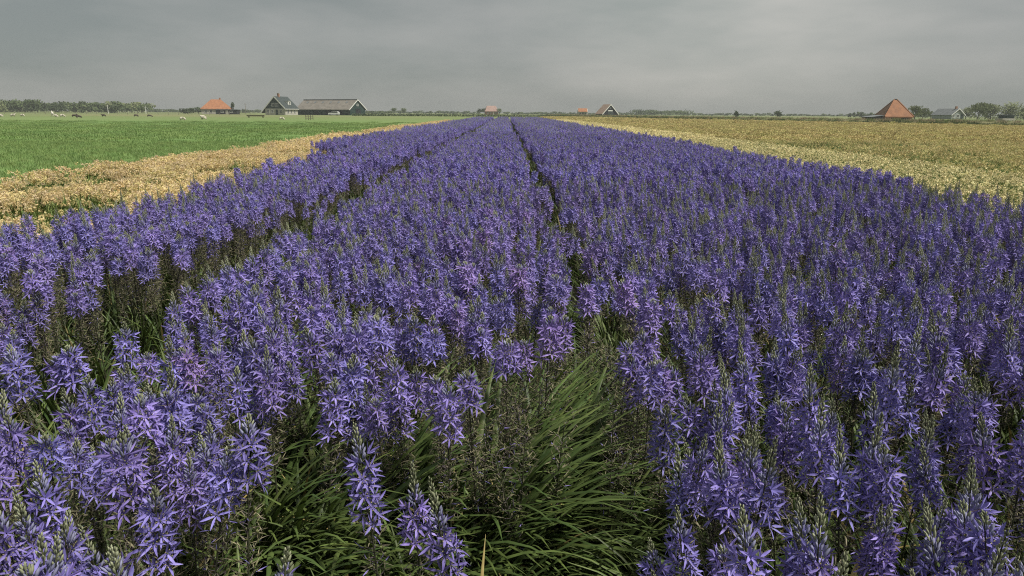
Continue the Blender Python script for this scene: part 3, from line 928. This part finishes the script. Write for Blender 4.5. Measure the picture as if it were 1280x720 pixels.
# ragged bed edges
k = in_view(x, y, .65)
x, y = x[k], y[k]
u, v, d = pix(np.stack([x, y, np.full_like(x, .66)], 1))
dens = np.ones_like(x)
dens *= np.where((vnoise(x, y, .35) < .30), .35, 1)
dens[(u > 575) & (u < 850) & (v > 492)] = 0
dens[(u > 530) & (u < 780) & (v > 408) & (v <= 492)] *= np.where(v < 455, .34, .16)[(u > 530) & (u < 780) & (v > 408) & (v <= 492)]
dens[(u > 470) & (u < 780) & (v > 385) & (v <= 408)] *= .8
dens[(u > 280) & (u < 530) & (v > 440) & (v < 520)] *= .9
dens[(u > 500) & (u < 560) & (v > 440) & (v <= 492)] *= .5
dens[(u > 395) & (u < 600) & (v > 520)] = 0
dens[(u > 285) & (u < 400) & (v > 545)] *= .04
dens[(u > 280) & (u < 440) & (v > 500) & (v <= 545)] *= .45
dens[(u > 770) & (u < 850) & (v > 400)] *= .35
dens[(u > 80) & (u < 130) & (v > 560)] *= .6
dens[(u < 180) & (v > 430)] *= .9
k = rng.random(len(x)) < dens
x, y, u, v = x[k], y[k], u[k], v[k]
n = len(x)
# which kind grows where
kind = rng.choice([0, 1, 2, 3], n, p=[.34, .40, .14, .12])
rb = (x > .5)
kind = np.where(rb & (rng.random(n) < .55), 3, kind)
kind = np.where((u > 500) & (u < 790) & (v > 380) & (rng.random(n) < .55), 2, kind)
edge = (x < -1.88) & (x > -2.25)
kind = np.where(edge & (rng.random(n) < .5), 2, kind)
pinkp = np.exp(-(((u - 690) / 110) ** 2 + ((v - 345) / 120) ** 2)) * .65 + .03
# hand-set foreground spikes: (u, v of flower middle, kind, label)
HAND = [(460, 628, 0, 'tall spike with pale green bud tip standing alone at the bottom centre, leftmost of three'),
        (519, 634, 3, 'half open violet spike with pale blue bud tip, middle one of three at bottom centre'),
        (556, 700, 3, 'low violet spike with bluish bud tip at the bottom edge, rightmost of three'),
        (415, 505, 1, 'violet spike just above the leftmost of three lone bottom spikes'),
        (497, 492, 1, 'dense violet spike at the left rim of the leafy gap in the middle bed'),
        (560, 528, 1, 'short violet spike leaning over the leafy gap, lowest on its left rim'),
        (602, 430, 1, 'violet spike topping the leafy gap, left of the pair of rounded heads'),
        (634, 462, 2, 'rounded violet flower head on a spent stalk in the middle of the leafy gap'),
        (698, 432, 2, 'pinkish violet flower head above the spent stalks of the leafy gap'),
        (735, 388, 2, 'round pinkish violet head leaning towards the right hand path'),
        (588, 505, 2, 'small violet head among spent stalks, beside the short leaning spike'),
        (786, 462, 2, 'small lone violet head rising from the right hand path'),
        (812, 490, 2, 'loose violet head low in the right hand path, below the small lone head'),
        (538, 418, 1, 'loose open violet spike at the upper left rim of the leafy gap')]
items = [(x[i], y[i], int(kind[i]), None, bool(rng.random() < pinkp[i]), 0.0) for i in range(n)]
for (hu, hv, kd, lb) in HAND:
    hx, hy = on_plane(hu, hv, {0: .655, 1: .67, 2: .70, 3: .63}[kd])
    items = [q for q in items if (q[0] - hx) ** 2 + (q[1] - hy) ** 2 > .055 ** 2]
    items.append((hx, hy, kd, lb, 'pink' in lb, 0.0))
for (hu, hv, kd) in [(466, 452, 1), (440, 425, 0), (385, 450, 1), (345, 478, 0), (300, 455, 0), (262, 520, 1), (275, 480, 3), (232, 570, 0), (262, 628, 1), (205, 630, 0), (150, 700, 3),
                     (680, 458, 2), (655, 402, 1), (522, 460, 1), (830, 520, 1), (852, 575, 0), (838, 455, 1), (800, 428, 2), (884, 650, 0), (868, 610, 1), (905, 690, 3), (20, 600, 0), (60, 640, 1), (100, 570, 0), (30, 700, 3), (950, 700, 0), (1010, 690, 3), (1085, 700, 0)]:
    hx, hy = on_plane(hu, hv, {0: .655, 1: .67, 2: .70, 3: .63}[kd])
    if min((q[0] - hx) ** 2 + (q[1] - hy) ** 2 for q in items) > .045 ** 2:
        items.append((hx, hy, kd, None, kd == 2, 0.0))
# spent stalks in the leafy gap
for _ in range(46):
    su, sv = rng.uniform(540, 800), rng.uniform(455, 590)
    if sv > 470 + (su - 540) * .9 + 60: continue
    sx, sy = on_plane(su, sv, .55)
    items.append((sx, sy, 4, None, False, 0.0))
X0, Y0 = np.array([q[0] for q in items]), np.array([q[1] for q in items])
uu, vv, dd = pix(np.stack([X0, Y0, np.full_like(X0, .66)], 1))
seen = (uu > -35) & (uu < 1315) & (vv < 770)
order = np.argsort(np.where(seen, dd, 1e9) - np.array([5.0 if q[3] else 0.0 for q in items]))
single = set(order[:300].tolist())
def pick(kd, pink):
    c = np.where((PK == kd) & (PPINK == pink))[0]
    if len(c) == 0: c = np.where(PK == kd)[0]
    return int(rng.choice(c))
def bed_name(xx):
    if xx < -1.64: return 'left bed'
    if xx < 0.44: return 'middle bed'
    return 'right bed'
KTXT = {0: 'violet camassia spike with slim bud tip', 1: 'violet camassia spike in dense bloom, short tip',
        2: 'violet camassia with small flower head over withered flowers', 3: 'violet camassia with long grey green bud tip',
        4: 'spent camassia stalk with only withered flowers'}
def tilt(tx, ty, rz):
    return (Matrix.Rotation(tx, 3, 'X') @ Matrix.Rotation(ty, 3, 'Y') @ Matrix.Rotation(rz, 3, 'Z')).to_euler()
mp, mr_, ms_, mi_ = [], [], [], []
for i, (hx, hy, kd, lb, pk, _) in enumerate(items):
    rz = rng.uniform(0, 6.283)
    tx, ty = rng.normal(0, .085), rng.normal(-.09 if hx > .5 else -.02, .085)
    if lb: tx, ty = tx * .4, rng.normal(0, .03)
    sc = rng.uniform(.84, 1.07)
    if lb: sc = 1.0
    pi_ = pick(kd, pk)
    if lb:                                   # put the flower head, not the root, over the spot
        k1, k2, ba = BEND[PSEED[pi_]]; kz = k1 * .62 + k2 * .62 ** 2
        hx -= kz * math.cos(ba + rz) + ty * .62; hy -= kz * math.sin(ba + rz) - tx * .62
    if i not in single:
        mp.append((hx, hy, .012)); mr_.append(tuple(tilt(tx, ty, rz))); ms_.append(sc); mi_.append(pi_); continue
    if not lb:
        lb = KTXT[kd] if not pk else KTXT[kd].replace('violet', 'pinkish violet')
        lb += ', front of the ' + bed_name(hx)
    else:
        lb = lb
    t = thing('camassia_plant', (hx, hy, .012), lb, 'flower', 0, 'camassia plants at the front of the flower beds')
    t.rotation_euler = tilt(tx, ty, rz); t.scale = (sc, sc, sc)
    for nm, me in PROTO[pi_][2].items():
        o = bpy.data.objects.new(nm, me); COL.objects.link(o); o.parent = t
protos = list(PROTO_ALL)
b1 = len(protos); protos += [m for _, m in LOD1]
b2 = len(protos); protos += LOD2
for x0, x1, ys in BEDS:                                    # middle distance
    xx, yy = grid(x0 + .02, x1 - .03, max(ys, NEAR), MIDD, .098)
    kk = in_view(xx, yy, .65, 120) & (rng.random(len(xx)) < np.where(vnoise(xx, yy, .5) < .2, .5, 1))
    xx, yy = xx[kk], yy[kk]
    for a, b in zip(xx, yy):
        mp.append((a, b, .012)); mr_.append(tuple(tilt(rng.normal(0, .08), rng.normal(-.03, .08), rng.uniform(0, 6.283)))); ms_.append(rng.uniform(.80, 1.08)); mi_.append(b1 + int(rng.integers(len(LOD1))))
    xx, yy = grid(x0 + .22, x1 - .25, MIDD, BED_END, .40)       # far rows
    kk = in_view(xx, yy, .65, 120)
    for a, b in zip(xx[kk], yy[kk]):
        mp.append((a, b, .012)); mr_.append((0, 0, rng.choice([0, 1.5708, 3.1416, 4.7124]) + rng.uniform(-.2, .2))); ms_.append(rng.uniform(.9, 1.08)); mi_.append(b2 + int(rng.integers(len(LOD2))))
scatter('camassia_rows', mp, mr_, ms_, mi_, protos, 'mass of violet camassia rows running back to the horizon', 'flowers')
print('plants', len(items), 'mass', len(mp))

# strap leaves between the stems, in the paths and spilling over the gap
TUFT = []
for i in range(6):
    b = MB(); r = random.Random(70 + i)
    for k in range(22):
        a = r.gauss(0, .5) if i < 3 else r.uniform(0, 6.28)
        strap_leaf(b, (r.uniform(-.05, .05), r.uniform(-.05, .05), 0), a, r.uniform(.45, .72) if i < 3 else r.uniform(.3, .5), r.uniform(.015, .023), r.uniform(.85, 1.4) if i < 3 else r.uniform(1.0, 1.5), r.uniform(.9, 1.8) if i < 3 else r.uniform(.4, 1.6),
                   'strap_leaf' if r.random() < .975 else 'dry_leaf', r, 8)
    TUFT.append(b.mesh('strap_leaf_tuft', True))
for i in range(3):
    b = MB(); r = random.Random(90 + i)
    for k in range(24):
        strap_leaf(b, (r.uniform(-.04, .04), r.uniform(-.04, .04), 0), r.gauss(0, .5), r.uniform(.5, .85), r.uniform(.017, .026), r.uniform(.8, 1.45), r.uniform(.7, 1.7), 'strap_leaf', r, 10)
    TUFT.append(b.mesh('strap_leaf_tuft', True))
lp, lr, ls, li = [], [], [], []
for (su, sv, ct) in [(600, 640, 6), (640, 590, 7), (690, 660, 6), (580, 700, 4), (350, 660, 5), (320, 590, 4), (440, 690, 3)]:
    cx, cy = on_plane(su, sv, .15)
    for _ in range(ct):
        lp.append((cx + rng.normal(0, .09), cy + rng.normal(0, .10), .012)); li.append(6 + int(rng.integers(3))); ls.append(rng.uniform(.85, 1.05))
        lr.append((0, 0, rng.normal(.15 if su > 500 else .9, .45)))
for (su, sv, ct) in [(620, 620, 15), (560, 650, 10), (680, 570, 13), (720, 650, 8), (350, 640, 14), (330, 560, 9), (450, 680, 8), (600, 540, 8), (680, 690, 8)]:
    cx, cy = on_plane(su, sv, .30)
    for _ in range(ct):
        q = (cx + rng.normal(0, .12), cy + rng.normal(0, .14))
        if q[0] > .42: continue
        lp.append((q[0], q[1], .012)); li.append(int(rng.integers(3))); ls.append(rng.uniform(.8, 1.1))
        lr.append((0, 0, rng.normal(-.1 if su > 500 else -.6, .7)))
for _ in range(90):                                          # right bed rim leaning into the path
    q = (rng.uniform(.52, .66), rng.uniform(.6, 4))
    lp.append((*q, .012)); li.append(int(rng.integers(3))); ls.append(rng.uniform(.6, .9)); lr.append((0, 0, math.pi + rng.normal(0, .5)))
for _ in range(110):
    q = (rng.uniform(-2.0, -1.25), rng.uniform(.6, 9))
    lp.append((*q, .012)); li.append(3 + int(rng.integers(3))); ls.append(rng.uniform(.55, .9)); lr.append((0, 0, rng.uniform(0, 6.28)))
for _ in range(300):
    q = (rng.uniform(-1.3, 2.2), rng.uniform(.7, 3.5))
    lp.append((*q, .012)); li.append(3 + int(rng.integers(3))); ls.append(rng.uniform(.7, 1.0)); lr.append((0, 0, rng.uniform(0, 6.28)))
scatter('strap_leaves', lp, lr, ls, li, TUFT, 'long dark green strap leaves filling the gaps and paths between the spikes', 'leaves')

# ------------------------------------------------------------------ neighbouring crops
def crop_tuft(seed, petals, npet, nleaf, rad, h, psize, curl=.5):
    b = MB(); r = random.Random(seed)
    for k in range(nleaf):
        strap_leaf(b, (r.uniform(-rad, rad), r.uniform(-rad, rad), 0), r.uniform(0, 6.28), h * r.uniform(.7, 1.25), .016, r.uniform(.8, 1.5), r.uniform(.2, 1.4), 'crop_leaf', r, 3)
    nheads = max(1, npet // 9)
    for q in range(nheads):
        c = Vector((r.uniform(-rad, rad), r.uniform(-rad, rad), h * r.uniform(.72, 1.12)))
        m = r.choice(petals)
        for k in range(9):
            d = Vector((r.gauss(0, 1), r.gauss(0, 1), r.gauss(0, .7))).normalized()
            o = c + Vector((r.uniform(-1, 1), r.uniform(-1, 1), r.uniform(-1, 1))) * psize * .7
            A, B_ = perp(d); a = r.uniform(0, 6.28)
            tepal(b, o, d, A * math.cos(a) + B_ * math.sin(a), psize * r.uniform(.7, 1.3), psize * r.uniform(.5, .8), r.uniform(-curl, curl), m, 1)
    return b.mesh('crop_tuft', False)
def field_points(xy_fn, bands, visz=.3):
    """bands: (y0, y1, spacing, scale)"""
    out = []
    for y0, y1, s, sc in bands:
        for x0, x1 in xy_fn(y0, y1):
            xx, yy = grid(x0, x1, y0, y1, s)
            kk = in_view(xx, yy, visz, 90, 60)
            out.append((xx[kk], yy[kk], np.full(kk.sum(), sc)))
    return [np.concatenate(z) for z in zip(*out)]
# left: withered pale flowers
W_T = [crop_tuft(200 + i, ['beige_petal', 'beige_petal', 'pink_petal'], 210, 16, .13, .28, .021, 1.0) for i in range(4)] + [crop_tuft(210 + i, ['beige_petal'], 24, 34, .14, .26, .03, .9) for i in range(2)]
W_T += [crop_tuft(220 + i, ['beige_petal', 'beige_petal', 'pink_petal'], 420, 30, .28, .29, .036, .9) for i in range(3)] + [crop_tuft(230, ['beige_petal'], 60, 60, .30, .26, .05, .9)]
X, Y, SC = field_points(lambda a, b: [(-5.88, -3.62), (-8.5, -5.95)], [(3, 26, .17, 1.0), (26, 95, .34, 1.01)])
kk = ~((X > -4.95) & (Y > 16.3))
X, Y, SC = X[kk], Y[kk], SC[kk]
nz = vnoise(X, Y, 1.1) * .55 + vnoise(X, Y, .35) * .45
green = (nz < .44) | (rng.random(len(X)) < .05) | (X > -3.8) | ((X > -4.5) & (rng.random(len(X)) < .4)) | (np.abs(X + 5.95) < .22)
idx = np.where(green, 4 + rng.integers(0, 2, len(X)), rng.integers(0, 4, len(X)))
idx = np.where(SC > 1.005, np.where(green, 9, 6 + rng.integers(0, 3, len(X))), idx)
scl = SC * rng.uniform(.8, 1.2, len(X)) * np.interp(nz, [.25, .7], [.72, 1.38])
scatter('withered_flower_strip', np.stack([X, Y, np.full_like(X, .012)], 1), np.stack([rng.normal(0, .1, len(X)), rng.normal(0, .1, len(X)), rng.uniform(0, 6.28, len(X))], 1), scl, idx, W_T,
        'strip of withered beige flowers between the violet beds and the green field', 'flowers')
# right: cream flowers next to the camassia, then the ochre field
C_T = [crop_tuft(300 + i, ['cream_petal'], 54, 26, .13, .30, .024, .4) for i in range(4)]
O_T = [crop_tuft(320 + i, ['ochre_petal', 'ochre_petal', 'cream_petal'] if i == 0 else ['ochre_petal'], 80, 16, .2, .27, .028, .5) for i in range(4)] + [crop_tuft(330, ['ochre_petal'], 20, 40, .2, .3, .03, .5)]
F_T = [crop_tuft(340 + i, ['cream_petal'], 160, 70, .32, .30, .05, .4) for i in range(2)] + [crop_tuft(350 + i, ['ochre_petal'], 260, 60, .42, .27, .06, .5) for i in range(3)] + [crop_tuft(360 + i, ['ochre_petal'], 420, 80, .85, .27, .10, .5) for i in range(2)]
def cream_beds(a, b): return [(5.12, 6.75), (6.95, 8.6), (8.8, 10.9)]
X, Y, SC = field_points(cream_beds, [(4, 34, .18, 1.0), (34, 130, .40, 1.01)])
n1 = len(X)
X2, Y2, SC2 = field_points(lambda a, b: [(11.0, min(.80 * b + 4, 75))], [(8, 34, .26, 1.0), (34, 90, .60, 1.01), (90, 226, 1.2, 1.02)])
xb = np.interp(Y2, [20, 91, 159, 231], [95, 67, 41, 28]) - 5.0
kk = X2 < xb
X2, Y2, SC2 = X2[kk], Y2[kk], SC2[kk]
gap = (((X2 - 11) % 1.9) < .16) & (Y2 < 34)
nz = vnoise(X2, Y2, 2.5)
id2 = np.where((rng.random(len(X2)) < np.where(X2 < 14, .42, .14)) | (nz < .24), 8, 4 + rng.integers(0, 4, len(X2)))
id2 = np.where(SC2 > 1.015, 14 + rng.integers(0, 2, len(X2)), np.where(SC2 > 1.005, 11 + rng.integers(0, 3, len(X2)), id2))
kk = ~gap
X2, Y2, SC2, id2 = X2[kk], Y2[kk], SC2[kk], id2[kk]
XX, YY = np.concatenate([X, X2]), np.concatenate([Y, Y2])
idx = np.concatenate([np.where(SC > 1.005, 9 + rng.integers(0, 2, n1), rng.integers(0, 4, n1)), id2])
zsq = np.concatenate([SC, SC2]) * rng.uniform(.8, 1.15, len(XX))
scatter('pale_flower_field', np.stack([XX, YY, np.full_like(XX, .012)], 1), np.stack([rng.normal(0, .1, len(XX)), rng.normal(0, .1, len(XX)), rng.uniform(0, 6.28, len(XX))], 1), zsq, idx, C_T + O_T + F_T,
        'cream and ochre flower field right of the violet beds', 'flowers')
# left: green grass
G_T = []
for i in range(4):
    b = MB(); r = random.Random(400 + i)
    for k in range(40):
        strap_leaf(b, (r.uniform(-.16, .16), r.uniform(-.16, .16), 0), r.uniform(0, 6.28), r.uniform(.07, .15), .008, r.uniform(.9, 1.5), r.uniform(.2, 1.4), 'grass_blade', r, 2)
    G_T.append(b.mesh('grass_tuft', False))
for i in range(2):
    b = MB(); r = random.Random(410 + i)
    for k in range(150):
        strap_leaf(b, (r.uniform(-.7, .7), r.uniform(-.7, .7), 0), r.uniform(0, 6.28), r.uniform(.07, .15), .024, r.uniform(.9, 1.5), r.uniform(.2, 1.4), 'grass_blade', r, 2)
    G_T.append(b.mesh('grass_tuft', False))
X, Y, SC = field_points(lambda a, b: [(-(.80 * b + 4), -8.6)], [(9, 34, .24, 1.0), (34, 105, 1.1, 1.01)], .1)
kk = rng.random(len(X)) < (.55 + .45 * vnoise(X, Y * .5, 3)) * np.interp(Y, [55, 105], [1, .1])
X, Y, SC = X[kk], Y[kk], SC[kk]
scatter('grass', np.stack([X, Y, np.full_like(X, .004)], 1), np.stack([np.zeros_like(X), np.zeros_like(X), rng.uniform(0, 6.28, len(X))], 1), SC * rng.uniform(.7, 1.2, len(X)), np.where(SC > 1.005, 4 + rng.integers(0, 2, len(X)), rng.integers(0, 4, len(X))), G_T,
        'short bright green grass crop covering the left field', 'grass')
# reeds and rough grass on the dyke
D_T = []
for i in range(4):
    b = MB(); r = random.Random(500 + i)
    for k in range(36):
        strap_leaf(b, (r.uniform(-.4, .4), r.uniform(-.4, .4), 0), r.uniform(0, 6.28), r.uniform(.35, .75), .03, r.uniform(1.0, 1.5), r.uniform(.1, 1.0), ['reed', 'crop_leaf', 'hedge_leaf', 'crop_leaf'][i], r, 2)
    D_T.append(b.mesh('rough_grass_tuft', False))
pts, idx = [], []
for k in range(7500):
    yb = rng.uniform(60, 300); xb = np.interp(yb, [20, 91, 159, 231, 300], [95, 67, 41, 28, 18])
    off = rng.uniform(-5.2, 3.5)
    zz = float(np.interp(off, [-3.2, -1.6, -.5, .8, 2.4, 4.2], [0, .34, .6, .64, .32, 0]))
    pts.append((xb + off * .93, yb + off * .35, max(0, zz - .05)))
    low = off < -1.2
    idx.append(int(rng.choice([2, 2, 1])) if low else int(rng.choice([0, 0, 1, 3])))
scatter('rough_grass', pts, [(0, 0, rng.uniform(0, 6.28)) for _ in pts], rng.uniform(.5, 1.0, len(pts)), idx, D_T, 'rough grass and dry reeds on the low dyke at the right', 'grass')

# ------------------------------------------------------------------ animals, car, posts and other small things
def skinned(name, vs, es, rad, m, parent=None, sub=1):
    me = bpy.data.meshes.new(name + '_cage'); me.from_pydata(vs, es, [])
    o = bpy.data.objects.new(name + '_cage', me); COL.objects.link(o)
    o.modifiers.new('skin', 'SKIN')
    sub_m = o.modifiers.new('sub', 'SUBSURF'); sub_m.levels = sub; sub_m.render_levels = sub
    for i, rr in enumerate(rad):
        me.skin_vertices[0].data[i].radius = rr if isinstance(rr, tuple) else (rr, rr)
    me.skin_vertices[0].data[0].use_root = True
    dg = bpy.context.evaluated_depsgraph_get()
    nm = bpy.data.meshes.new_from_object(o.evaluated_get(dg))
    bpy.data.objects.remove(o); bpy.data.meshes.remove(me)
    nm.name = name
    nm.materials.clear(); nm.materials.append(MATS[m])
    nm.polygons.foreach_set('use_smooth', np.full(len(nm.polygons), True))
    return nm
def quadruped(name, m, Ln, h, bw, neck, headl, graze=False):
    """body along +X, feet at z = 0"""
    bz = h * .74
    f = Ln / 2
    hd = (f + neck * .55, 0, h * .30) if graze else (f + neck * .6, 0, h + neck * .35)
    nk = (f + neck * .35, 0, h * .55) if graze else (f + neck * .25, 0, h * .98)
    vs = [(0, 0, bz), (f * .85, 0, bz + h * .02), (-f * .85, 0, bz), nk, hd, (hd[0] + headl * (.35 if graze else .9), 0, hd[2] - headl * (.7 if graze else .35)), (-f * 1.08, 0, bz - h * .05), (-f * 1.15, 0, bz - h * .3)]
    es = [(0, 1), (0, 2), (1, 3), (3, 4), (4, 5), (2, 6), (6, 7)]
    rad = [bw * 1.05, bw * .95, bw * .9, bw * .55, bw * .42, bw * .26, bw * .2, bw * .08]
    for sx, par in ((1, 1), (-1, 2)):
        for sy in (-1, 1):
            b = len(vs)
            x0 = sx * f * .78
            if sx > 0: vs += [(x0, sy * bw * .6, bz * .62), (x0 + .01, sy * bw * .62, bz * .32), (x0, sy * bw * .62, 0.02)]
            else: vs += [(x0 + .05 * Ln, sy * bw * .6, bz * .62), (x0 - .05 * Ln, sy * bw * .62, bz * .36), (x0 - .02 * Ln, sy * bw * .62, 0.02)]
            es += [(par, b), (b, b + 1), (b + 1, b + 2)]; rad += [bw * .38, bw * .2, bw * .17]
    return skinned(name, vs, es, rad, m)
SHEEP, SHEEP_G = quadruped('sheep', 'wool', .95, .66, .27, .28, .22), quadruped('sheep', 'wool', .95, .66, .27, .3, .22, True)
COW = quadruped('cow', 'dark_hide', 1.75, 1.1, .38, .5, .42); COW_G = quadruped('cow', 'dark_hide', 1.75, 1.1, .38, .6, .42, True)
HORSE = quadruped('horse', 'pale_hide', 1.7, 1.3, .32, .75, .5)
def animal(name, me, u, v, az, label, cat, group=None, s=1.0):
    x, y = on_plane(u, v, 0.0)
    o = bpy.data.objects.new(name, me); COL.objects.link(o)
    o.location = (x, y, 0.0); o.rotation_euler = (0, 0, az); o.scale = (s, s, s)
    return tag(o, label, cat, group)
GS = 'sheep grazing on the far meadow'
animal('sheep', SHEEP_G, 2, 146.3, 3.0, 'white sheep cut by the left edge of the photo', 'sheep', GS, .8)
animal('sheep', SHEEP, 16, 146.1, .2, 'white sheep below the wood, second from the left edge', 'sheep', GS, .85)
animal('sheep', SHEEP_G, 28, 145.6, .1, 'white sheep halfway between the left edge and the white horse', 'sheep', GS, .75)
animal('sheep', SHEEP, 71, 146.6, 2.9, 'white sheep right beneath the white horse', 'sheep', GS, .75)
animal('sheep', SHEEP_G, 78, 146.5, 0.3, 'white sheep between the white horse and the dark cows', 'sheep', GS, .85)
animal('sheep', SHEEP_G, 228, 150.6, 0.2, 'lone white sheep left of the black and white pair, below the grey bushes', 'sheep', GS, .75)
animal('sheep', SHEEP, 255, 149.6, 3.0, 'large white sheep below the orange pyramid roof', 'sheep', GS, .95)
animal('sheep', SHEEP_G, 352, 150.3, 0.1, 'white sheep below the dark farmhouse', 'sheep', GS, .75)
animal('horse', HORSE, 66, 145.6, 2.2, 'white horse standing before the left wood', 'horse', None, .8)
GC = 'dark cows on the far meadow'
animal('cow', COW, 93, 146.4, 0.1, 'dark cow right of the white sheep, left one of two close together', 'cow', GC, .5)
animal('cow', COW_G, 98.5, 147.6, 1.2, 'dark cow seen nearly end on, right one of two close together', 'cow', GC, .5)
animal('cow', COW, 130, 146.0, 3.1, 'lone dark cow under the middle of the wood', 'cow', GC, .5)
animal('cow', COW_G, 170, 145.8, 0.1, 'dark cow near the right end of the wood, left one', 'cow', GC, .5)
animal('cow', COW_G, 187, 146.4, 0.4, 'dark cow near the right end of the wood, right one', 'cow', GC, .5)

def car():
    x, y = X_at(417.5, 282.0), 282.0
    t = thing('parked_car', (x, y, 0), 'white parked car in front of the long dark barn', 'car', R(180))
    b = MB()
    prof = [(-2.1, .38), (2.1, .38), (2.15, .80), (2.0, .98), (1.1, 1.05), (.5, 1.50), (-1.5, 1.58), (-2.05, 1.3), (-2.15, .8)]
    b.extrude([(px, -.85, pz) for px, pz in prof], (0, 1.7, 0), 'car_paint')
    bo = b.obj('body', t)
    for s in (-1, 1):
        w = MB(); yy = s * .86
        w.extrude([(1.0, yy, 1.06), (.48, yy, 1.43), (-1.4, yy, 1.48), (-1.75, yy, 1.06)], (0, s * .012, 0), 'glass_dark'); w.obj('side_window', t)
    w = MB(); w.extrude([(1.13, -.7, 1.07), (.55, -.7, 1.49), (.55, .7, 1.49), (1.13, .7, 1.07)], (.012, 0, .012), 'glass_dark'); w.obj('windscreen', t)
    for sx in (-1.3, 1.35):
        for sy in (-1, 1):
            w = MB(); w.tube([(sx, sy * .70, .33), (sx, sy * .89, .33)], [.33, .33], 'rubber', 14)
            wo = w.obj('wheel', t)
            w = MB(); w.tube([(sx, sy * .88, .33), (sx, sy * .905, .33)], [.19, .17], 'metal', 10); w.obj('rim', wo)
    for sy in (-.6, .6):
        w = MB(); w.box((2.12, sy, .78), (.08, .32, .16), 'glass_dark'); w.obj('headlight', t)
car()

def gate():
    x, y = on_plane(387, 150.2, 0.0)
    t = thing('field_gate', (x, y, 0), 'short grey wooden field gate standing alone on the meadow before the barn', 'gate', R(6))
    for k in range(4):
        b = MB(); b.box((-.62 + .41 * k, 0, .46), (.09, .09, .92 + .06 * (k % 2)), 'wood_dark'); b.obj('post', t)
    for z in (.32, .68):
        b = MB(); b.box((0, -.065, z), (1.4, .035, .09), 'wood_grey'); b.obj('rail', t)
gate()
def trough():
    x, y = on_plane(320, 147.2, 0.0)
    t = thing('feed_trough', (x, y, 0), 'long low pale feed trough on the meadow left of the farmhouse', 'trough', R(4))
    b = MB(); b.extrude([(-2, -.3, .35), (2, -.3, .35), (2, -.4, .62), (-2, -.4, .62)], (0, .06, 0), 'wood_grey')
    b.extrude([(-2, .3, .35), (2, .3, .35), (2, .4, .62), (-2, .4, .62)], (0, -.06, 0), 'wood_grey')
    b.box((0, 0, .34), (4, .5, .05), 'wood_grey'); b.box((-1.97, 0, .48), (.06, .6, .26), 'wood_grey'); b.box((1.97, 0, .48), (.06, .6, .26), 'wood_grey'); b.obj('basin', t)
    for sx in (-1.6, 1.6):
        b = MB(); b.box((sx, 0, .16), (.12, .5, .32), 'wood_dark'); b.obj('leg', t)
trough()
def pole(u, Y, h, label, m='wood_grey', arm=True):
    t = thing('utility_pole', (X_at(u, Y), Y, 0), label, 'pole')
    b = MB(); b.tube([(0, 0, 0), (0, 0, h)], [.13, .08], m, 8); b.obj('shaft', t)
    b = MB(); b.box((0, 0, h - .5), (1.3, .1, .1), m); b.obj('crossarm', t)
    return t
pole(307.5, 340, 5.2, 'thin grey pole between the orange roofed farm and the dark farmhouse')
pole(135.5, 330, 3.9, 'thin pale pole before the middle of the left wood', 'white_paint')
pole(182.5, 335, 3.4, 'thin pale pole before the right end of the left wood', 'white_paint')

# wire fence at the far edge of the meadow, under the wood
def wire_fence():
    t = thing('wire_fence', (X_at(80, 250.0), 250.0, 0), 'low dark post and wire fence under the left wood', 'fence')
    x0, x1 = X_at(-20, 250.0) - t.location.x, X_at(320, 250.0) - t.location.x
    k = 0; xx = x0
    while xx < x1:
        b = MB(); b.box((xx, 0, .5), (.10, .10, 0.9), 'wood_grey'); b.obj('post', t); xx += 3.6
    b = MB()
    for z in (.3, .6, .92): b.tube([(x0, 0, z), (x1, 0, z)], [.02, .02], 'wood_dark', 4)
    b.obj('wire', t)
wire_fence()

# ------------------------------------------------------------------ haze
hz = MB(); hz.box((0, 720, 4.0), (2900, 1660, 10.0), 'soil')
ho = hz.obj('haze')
m = bpy.data.materials.new('haze_air'); m.use_nodes = True
t = m.node_tree; t.nodes.clear()
o_ = t.nodes.new('ShaderNodeOutputMaterial'); pv = t.nodes.new('ShaderNodeVolumePrincipled')
pv.inputs['Color'].default_value = (0.50, 0.53, 0.53, 1)
pv.inputs['Density'].default_value = 0.0005
pv.inputs['Anisotropy'].default_value = 0.0
t.links.new(pv.outputs[0], o_.inputs['Volume'])
m.cycles.homogeneous_volume = True
ho.data.materials.clear(); ho.data.materials.append(m)
tag(ho, 'thin grey haze over the fields', 'haze', None, 'stuff')
